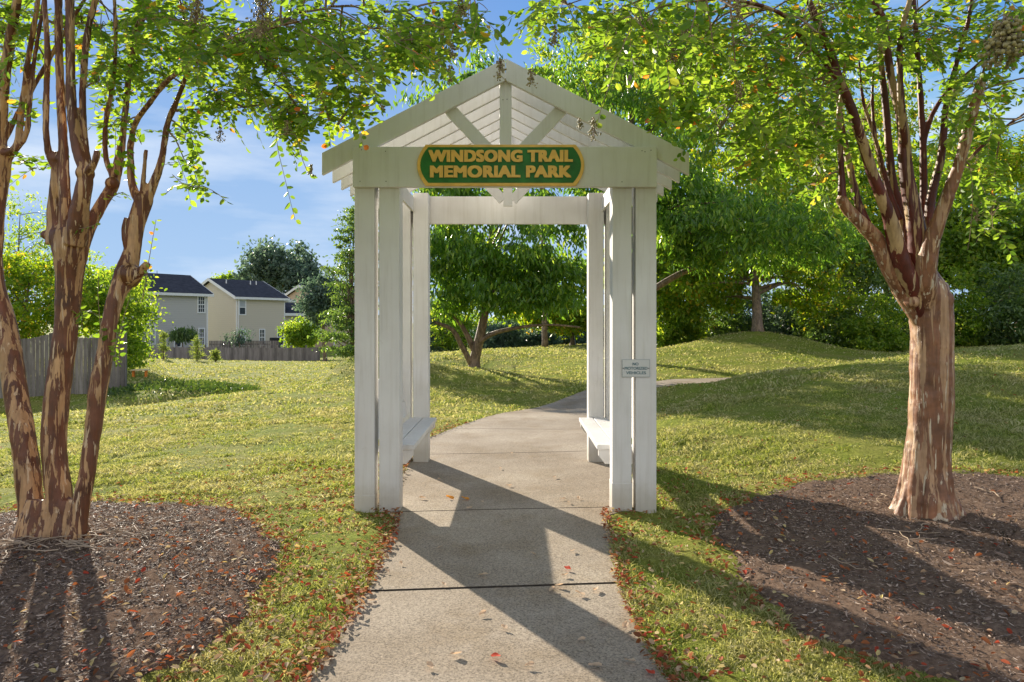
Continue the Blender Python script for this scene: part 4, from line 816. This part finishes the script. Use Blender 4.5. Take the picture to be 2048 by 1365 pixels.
# left side
tree('fence_tree', 'yellow green tree behind the board fence at far left', 'tree', foot(60, 27), [ell(60,600,27,120,90,w=2), ell(-40,560,27,100,100,w=1.5)], 230, 65, LM['lime'], .17, .5, .6, .3, .14, seed=81, limbs=20, shell=.3)
tree('fence_tree', 'mid green tree rising past the end of the board fence', 'tree', foot(215, 30), [ell(225,620,30,80,85,w=2), ell(180,590,30,90,70,w=1.5), ell(262,700,29.5,36,45,w=.5)], 190, 60, LM['mid'], .17, .5, .6, .3, .13, seed=82, limbs=20, shell=.3)
tree('lacy_tree', 'loose thin topped tree behind the left trunk against the sky', 'tree', foot(30, 34), [ell(40,480,34,110,90,w=1), ell(110,520,34,80,70,w=.7)], 110, 50, LM['mid'], .15, .45, .6, .2, .1, seed=83, limbs=18, shell=.1)
tree('far_tree', 'large bluish round topped tree behind the houses', 'tree', foot(560, 92), [ell(560,530,92,68,46,w=2), ell(525,560,92,45,26,w=.8), ell(600,560,90,42,34,w=1)], 170, 60, LM['blue'], .55, .55, 1.6, .1, .35, seed=84, limbs=24, shell=.2)
tree('far_tree', 'small distant tree top just above the roofs', 'tree', foot(458, 110), [ell(458,563,110,26,12,w=1)], 30, 50, LM['mid'], .55, .5, 1.3, .1, .2, seed=85, limbs=6, shell=.1)
tree('evergreen_tree', 'layered evergreen with drooping tips left of the pergola', 'tree', foot(700, 19.5), [ell(722,470,19.5,50,60,w=1), ell(718,560,19.5,72,60,w=1.3), ell(705,660,19,66,58,w=1.5), ell(735,400,19.5,35,50,w=.5)], 210, 85, LM['dark'], .10, .4, .36, .1, .12, seed=86, limbs=60, shell=.3, flat=.22)
tree('evergreen_tree', 'dark blue green tree behind the layered evergreen', 'tree', foot(650, 48), [ell(650,600,48,42,50,w=1)], 110, 70, LM['blue'], .26, .5, .8, .2, .15, seed=87, limbs=8, shell=.2)
tree('round_bush', 'round bush at the right end of the picket fence', 'bush', foot(605, 55), [ell(605,668,55,38,28,w=1)], 90, 60, LM['mid'], .25, .5, .6, .1, .08, seed=88, limbs=8, trunkname='stem', shell=.2)
tree('weeping_bush', 'small weeping dark bush behind the picket fence', 'bush', foot(366, 56), [ell(366,668,56,22,11,w=1)], 40, 60, LM['dark'], .24, .4, .5, .9, .08, seed=89, limbs=8, trunkname='stem', shell=.2)
tree('garden_tree', 'small sparse tree against the tan house wall', 'tree', foot(478, 57), [ell(478,672,57,24,18,w=1)], 22, 26, LM['blue'], .22, .4, .4, .5, .08, seed=90, limbs=10, shell=.2)
for px, h, sd_, lab in ((327, 58, 91, 'young pine on the lawn, leftmost before the picket fence'), (394, 52, 92, 'young pine on the lawn in front of the picket fence, slightly right of the first'), (431, 22, 93, 'tiny pine seedling on the lawn before the picket fence')):
    Y = 43; f = foot(px, Y); k = Y/F; E = [(f[0], Y, f[2]+h*k*(.15+.2*i), h*k*(.22-.048*i), h*k*(.22-.048*i), h*k*.13, 1) for i in range(4)]
    tree('young_pine', lab, 'tree', f, E, 30, 20, LM['pine'], .22, .16, .24, -.3, .04, group='young pines before the picket fence', seed=sd_, limbs=8, shell=.2)

# ------------------------------------------------------------------ fences
def m_boards(name, col, sc):
    m, nt, bs, o = new_mat(name); g = nt.nodes.new('ShaderNodeNewGeometry')
    c = ramp(nt, g.outputs['Random Per Island'], [(0, tuple(x*.65 for x in col)), (1, tuple(x*1.25 for x in col))])
    st = ramp(nt, noise(nt, sc, 6, .65, sc=(1, 1, .12)), [(.3, (.55, .52, .5)), (.6, (1.05, 1.05, 1.05))]); nt.links.new(mixc(nt, 1, c, st, 'MULTIPLY'), bs.inputs['Base Color']); bs.inputs['Roughness'].default_value = .8; return m
BOARD = m_boards('weathered_boards', (.27, .235, .215), 12); PICKET = m_boards('weathered_pickets', (.26, .225, .22), 10)
bf = empty('board_fence', foot(120, 21), 'weathered grey board fence with dipped top behind the left trunks', 'fence')
A = np.array(foot(-420, 17.6)); B = np.array(foot(248, 21.8)); nseg = 4
d = (B-A)/nseg
for s in range(nseg):
    mb = MB(); n = 17
    for i in range(n):
        t = (i+.5)/n; q = A+d*(s+t); zb = tz1(q[0], q[1]); u = nrm(np.array([d[0], d[1], 0])); h = 1.72+.18*(2*t-1)**2+random.uniform(-.01, .01); w = np.linalg.norm(d[:2])/n*.48; pv = np.array([-u[1], u[0], 0])*.011; off = np.array([-u[1], u[0], 0])*(.012 if i % 2 else 0)*-1
        a, b = q-u*w+off, q+u*w+off; z0, z1 = zb-.02, zb+h
        v = [(*(a-pv)[:2], z0), (*(b-pv)[:2], z0), (*(b+pv)[:2], z0), (*(a+pv)[:2], z0), (*(a-pv)[:2], z1), (*(b-pv)[:2], z1+.01), (*(b+pv)[:2], z1+.01), (*(a+pv)[:2], z1)]
        mb.add(v, [(0,3,2,1),(4,5,6,7),(0,1,5,4),(1,2,6,5),(2,3,7,6),(3,0,4,7)])
    mb.build('board_panel', BOARD, bf)
    for e in (.02, .98):
        q = A+d*(s+e)+np.array([0, .07, 0]); zb = tz1(q[0], q[1]); MB().box(q[0]-.05, q[0]+.05, q[1], q[1]+.09, zb-.1, zb+1.9).build('post', BOARD, bf)
pf = empty('picket_fence', foot(450, 52), 'long low weathered picket fence before the houses', 'fence')
pa, pb = 236, 640; npx = 14
for s in range(npx):
    x0, x1 = pa+(pb-pa)*s/npx, pa+(pb-pa)*(s+1)/npx; mb = MB(); Y = 52
    for i in range(10):
        f = foot(x0+(x1-x0)*(i+.5)/10, Y); w = .055; h = 1.04+random.uniform(-.02, .02)
        mb.prism([(f[0]-w, f[2]), (f[0]+w, f[2]), (f[0]+w, f[2]+h-.06), (f[0], f[2]+h), (f[0]-w, f[2]+h-.06)], Y, Y+.02)
    a, b = foot(x0, Y), foot(x1, Y)
    for hz in (.25, .85): mb.add([(a[0], Y+.021, a[2]+hz), (b[0], Y+.021, b[2]+hz), (b[0], Y+.021, b[2]+hz+.09), (a[0], Y+.021, a[2]+hz+.09), (a[0], Y+.06, a[2]+hz), (b[0], Y+.06, b[2]+hz), (b[0], Y+.06, b[2]+hz+.09), (a[0], Y+.06, a[2]+hz+.09)], [(0,1,2,3),(7,6,5,4),(3,2,6,7),(0,4,5,1)])
    mb.build('picket_panel', PICKET, pf); MB().box(a[0]-.05, a[0]+.05, Y+.061, Y+.16, a[2]-.1, a[2]+1.2).build('post', PICKET, pf)
for px, hh, lab in ((0, 0, ''),): pass
pf2 = empty('picket_fence', foot(450, 57), 'taller picket fence standing just behind the long one', 'fence')
for s in range(5):
    mb = MB(); x0 = 418+s*28
    for i in range(9):
        f = foot(x0+28*(i+.5)/9, 58); f = (f[0], 58, P(0, 716, 58).z); mb.box(f[0]-.05, f[0]+.05, 58, 58.02, f[2], f[2]+1.45)
    mb.box(P(x0, 0, 58).x, P(x0+28, 0, 58).x, 58.021, 58.06, f[2]+1.1, f[2]+1.2); mb.build('picket_panel', PICKET, pf2)

# ------------------------------------------------------------------ houses
def m_siding(name, col):
    m, nt, bs, o = new_mat(name); t = nt.nodes.new('ShaderNodeTexCoord'); w = nt.nodes.new('ShaderNodeTexWave'); w.bands_direction = 'Z'; w.wave_profile = 'SAW'; w.inputs['Scale'].default_value = 1.6
    nt.links.new(t.outputs['Object'], w.inputs['Vector']); c = ramp(nt, w.outputs['Color'], [(0, tuple(x*.80 for x in col)), (.12, tuple(col)), (1, tuple(x*1.03 for x in col))]); nt.links.new(c, bs.inputs['Base Color']); bs.inputs['Roughness'].default_value = .6; bump(nt, bs, w.outputs['Color'], .4, .02); return m
SIDE1 = m_siding('grey_siding', (.50, .48, .46)); SIDE2 = m_siding('tan_siding', (.60, .53, .43)); ROOF = plain('roof_shingles', (.055, .055, .065), .85, .3, 3); TRIM = plain('white_trim', (.78, .78, .78), .5, .04); GLASS = plain('window_glass', (.03, .04, .05), .12, .2, 2); BLIND = plain('window_blind', (.42, .45, .48), .6, .05)
def house(name, label, corner, ang, Lw, Dp, ze, zb, zr, side, gable=True, over=.35, far_gable=True):
    """rear wall runs along u from corner, depth along v; returns helpers for wall parts"""
    u = Vector((math.cos(ang), math.sin(ang), 0)); v = Vector((-math.sin(ang), math.cos(ang), 0)); c = Vector((corner[0], corner[1], 0))
    t = empty(name, (corner[0], corner[1], zb), label, 'house', 'houses behind the lawn')
    Mx = Matrix(((u.x, v.x, 0, c.x), (u.y, v.y, 0, c.y), (0, 0, 1, 0), (0, 0, 0, 1)))
    w = MB()
    if gable:
        vs = [(0, 0, zb), (Lw, 0, zb), (Lw, Dp, zb), (0, Dp, zb), (0, 0, ze), (Lw, 0, ze), (Lw, Dp, ze), (0, Dp, ze), (0, Dp/2, zr-.12), (Lw, Dp/2, zr-.12)]
        w.add(vs, [(0, 1, 5, 4), (1, 2, 6, 9, 5), (2, 3, 7, 6), (3, 0, 4, 8, 7)])
    else: w.box(0, Lw, 0, Dp, zb, ze)
    w.build('wall', side, t, M=Mx)
    r = MB(); o_ = over; sl = (zr-ze)/(Dp/2); th = .16
    if gable:
        for s in (0, 1):
            y0 = -o_ if s == 0 else Dp+o_; z0 = ze-sl*o_
            vv = [(-o_, y0, z0), (Lw+o_, y0, z0), (Lw+o_, Dp/2, zr), (-o_, Dp/2, zr)]; vv += [(a, b, z+th) for a, b, z in vv]
            f = [(0,3,2,1),(4,5,6,7),(0,1,5,4),(1,2,6,5),(2,3,7,6),(3,0,4,7)]; r.add(vv, f if s == 0 else [tuple(reversed(q)) for q in f])
    else:
        z0 = ze; h = Dp/2
        vv = [(-o_, -o_, z0), (Lw+o_, -o_, z0), (Lw+o_, Dp+o_, z0), (-o_, Dp+o_, z0), (h*.75, Dp/2, zr), (Lw-h*.75, Dp/2, zr)]
        r.add(vv, [(0, 1, 5, 4), (1, 2, 5), (2, 3, 4, 5), (3, 0, 4), (3, 2, 1, 0)])
    rf = r.build('roof', ROOF, t, M=Mx)
    g = MB(); g.box(-o_, Lw+o_, -o_-.10, -o_-.005, ze-sl*o_*(1 if gable else 0)-.10, ze-sl*o_*(1 if gable else 0)+.13); g.build('gutter', TRIM, t, M=Mx)
    if gable:
        for xe in (-o_-.05, Lw+o_+.01):
            for s in (0, 1):
                y0 = -o_ if s == 0 else Dp+o_; z0 = ze-sl*o_
                vv = [(xe, y0, z0-.12), (xe+.04, y0, z0-.12), (xe+.04, Dp/2, zr-.12), (xe, Dp/2, zr-.12)]; vv += [(a, b, z+.30) for a, b, z in vv]
                MB().add(vv, [(0,3,2,1),(4,5,6,7),(0,1,5,4),(1,2,6,5),(2,3,7,6),(3,0,4,7)]).build('rake_board', TRIM, t, M=Mx)
    for xc in (-.02, Lw-.10): MB().box(xc, xc+.12, -.03, .06, zb, ze-.1).build('corner_board', TRIM, t, M=Mx)
    def s_of(px):   # distance along the rear wall seen at this bearing
        k = (px-VX)/F; return (k*c.y-c.x)/(u.x-k*u.y)
    def window(px0, px1, py0, py1, blind=False, door=False):
        a, b = s_of(px0), s_of(px1); m = (a+b)/2; Y = c.y+u.y*m; z1 = CH-(py0-VY)/F*Y; z0 = CH-(py1-VY)/F*Y; fw = .11
        f = MB()
        f.box(a, b, -.06, -.005, z1-fw, z1); f.box(a, b, -.06, -.005, z0, z0+fw); f.box(a, a+fw, -.058, -.005, z0+fw, z1-fw); f.box(b-fw, b, -.058, -.005, z0+fw, z1-fw)
        zm = (z0+z1)/2; f.box(a+fw, b-fw, -.05, -.005, zm-.04, zm+.04)
        if not blind:
            for q in range(1, 3): xq = a+fw+(b-a-2*fw)*q/3; f.box(xq-.015, xq+.015, -.045, -.012, z0+fw if not door else zm, z1-fw)
            for q in (.25, .75): 
                zq = z0+fw+(z1-z0-2*fw)*q
                if not (door and q < .5): f.box(a+fw, b-fw, -.044, -.013, zq-.015, zq+.015)
        fr = f.build('door_frame' if door else 'window', TRIM, t, M=Mx)
        MB().box(a+fw, b-fw, -.011, -.004, z0+fw, z1-fw).build('pane', GLASS, fr, M=Mx)
        if blind: MB().box(a+fw, b-fw, -.03, -.0115, zm, z1-fw).build('blind', BLIND, fr, M=Mx)
    return t, Mx, window, s_of
# left house
Y1 = 60.8; cR = P(415, 0, Y1); LA = 7.1; aA = R(55); zeA = CH+55/F*Y1
hA, MA, win, so_ = house('house', 'grey sided two storey house, left of the tan gabled one', (cR.x-math.cos(aA)*LA, cR.y-math.sin(aA)*LA), aA, LA, 7.0, zeA, -2.2, CH+89/F*62.8, SIDE1, True)
win(394, 410.5, 592, 627); win(396, 409.5, 656, 694); win(347, 363, 656, 696, door=True); win(299, 311, 650, 690)
q = MA @ Vector((LA*.62, 3.45, 0)); MB().tube([(q.x, q.y, CH+86/F*62), (q.x, q.y, CH+99/F*62)], [.03, .02], 6).build('roof_vent', SCREW, hA)
# tan house
Y2 = 68; c2 = P(473, 0, Y2); ze2 = CH-(594-VY)/F*Y2
hB, MBx, win, so_ = house('house', 'tan and grey sided two storey house with dark gable roof, middle of the row', c2, R(55), 5.65, 8.8, ze2, -2.4, CH-(560-VY)/F*(Y2+2.5), SIDE2, True)
win(477, 492, 599, 631, blind=True); win(480, 491, 658, 692); win(517.5, 530, 658, 692); win(553.5, 567.5, 657, 692, door=True)
for s_, z_ in ((.9, 1.2), (3.7, 1.0), (4.4, .6)):
    q = MBx @ Vector((s_, 3.2, 0)); sl = (CH-(560-VY)/F*(Y2+2.5)-ze2)/4.4; zz = ze2+sl*3.2
    MB().tube([(q.x, q.y, zz), (q.x, q.y, zz+.55)], [.07, .05], 8).build('roof_vent', TRIM, hB)
ds = MBx @ Vector((.16, -.1, 0)); MB().tube([(ds.x, ds.y, ze2-.25), (ds.x, ds.y, -2)], [.05, .05], 8).build('downpipe', TRIM, hB)
# rear wing of the tan house and its neighbour
ex = MB(); ex.box(5.652, 9.0, .6, 7, -2.4, ze2-1.70); ex.build('wing_wall', SIDE2, hB, M=MBx)
rw = MB(); vv = [(5.66, .1, ze2-1.75), (9.4, .1, ze2-1.75), (9.4, 4.3, ze2+.1), (5.66, 4.3, ze2+.25)]; vv += [(a, b, z+.15) for a, b, z in vv]
rw.add(vv, [(0,3,2,1),(4,5,6,7),(0,1,5,4),(1,2,6,5),(2,3,7,6),(3,0,4,7)]); rw.build('wing_roof', ROOF, hB, M=MBx)
MB().box(5.66, 9.4, .0, .095, ze2-1.85, ze2-1.57).build('gutter', TRIM, hB, M=MBx)
MB().box(5.7, 7.0, -.15, 2.0, ze2-.42, ze2-.12).build('box_eave', TRIM, hB, M=MBx)
hC, MC, win, so_ = house('house', 'peach sided house mostly hidden by the evergreens', P(668, 0, 80), R(55), 7, 12, CH-(612-VY)/F*80, -2.4, CH-(574-VY)/F*85, plain('peach_siding', (.55, .43, .33), .6, .05), True)
# things in the yard
DK = plain('black_metal', (.02, .02, .022), .4, .2); 
g = empty('barbecue_grill', foot(455, 60), 'black round barbecue grill behind the picket fence', 'grill'); p = P(455, 690, 60)
lid = MB(); [lid.tube([(p.x+x, p.y, p.z+.02) for x in np.linspace(-.45, .45, 7)], [.12, .26, .32, .34, .32, .26, .12], 12)]; lid.build('lid', DK, g, smooth=True)
for s in (-1, 1): MB().tube([(p.x+s*.3, p.y, p.z-.1), (p.x+s*.36, p.y, -2.1)], [.03, .03], 6).build('leg', DK, g)
g = empty('grill_cabinet', foot(549, 62), 'dark boxy grill against the tan house beside the back door', 'grill'); p = P(549, 683, 60.5)
MB().box(p.x-.45, p.x+.45, p.y, p.y+.5, p.z-.1, p.z+.32).build('hood', DK, g, .05); MB().box(p.x-.4, p.x+.4, p.y+.02, p.y+.48, -2.15, p.z-.102).build('cabinet', DK, g)
g = empty('play_table', foot(283, 40), 'tiny orange and yellow toy table on the lawn past the board fence', 'toy')
f = foot(276, 27); OR = plain('orange_plastic', (.75, .22, .03), .4, .05); YE = plain('yellow_plastic', (.75, .6, .35), .4, .05)
MB().box(f[0]-.32, f[0]+.28, 27, 27.4, f[2]+.26, f[2]+.30).build('table_top', YE, g, .01)
for s in (-.26, .24): MB().box(f[0]+s-.04, f[0]+s+.04, 27.1, 27.2, f[2], f[2]+.259).build('leg', OR, g, .01)
cb = foot(405, 33)
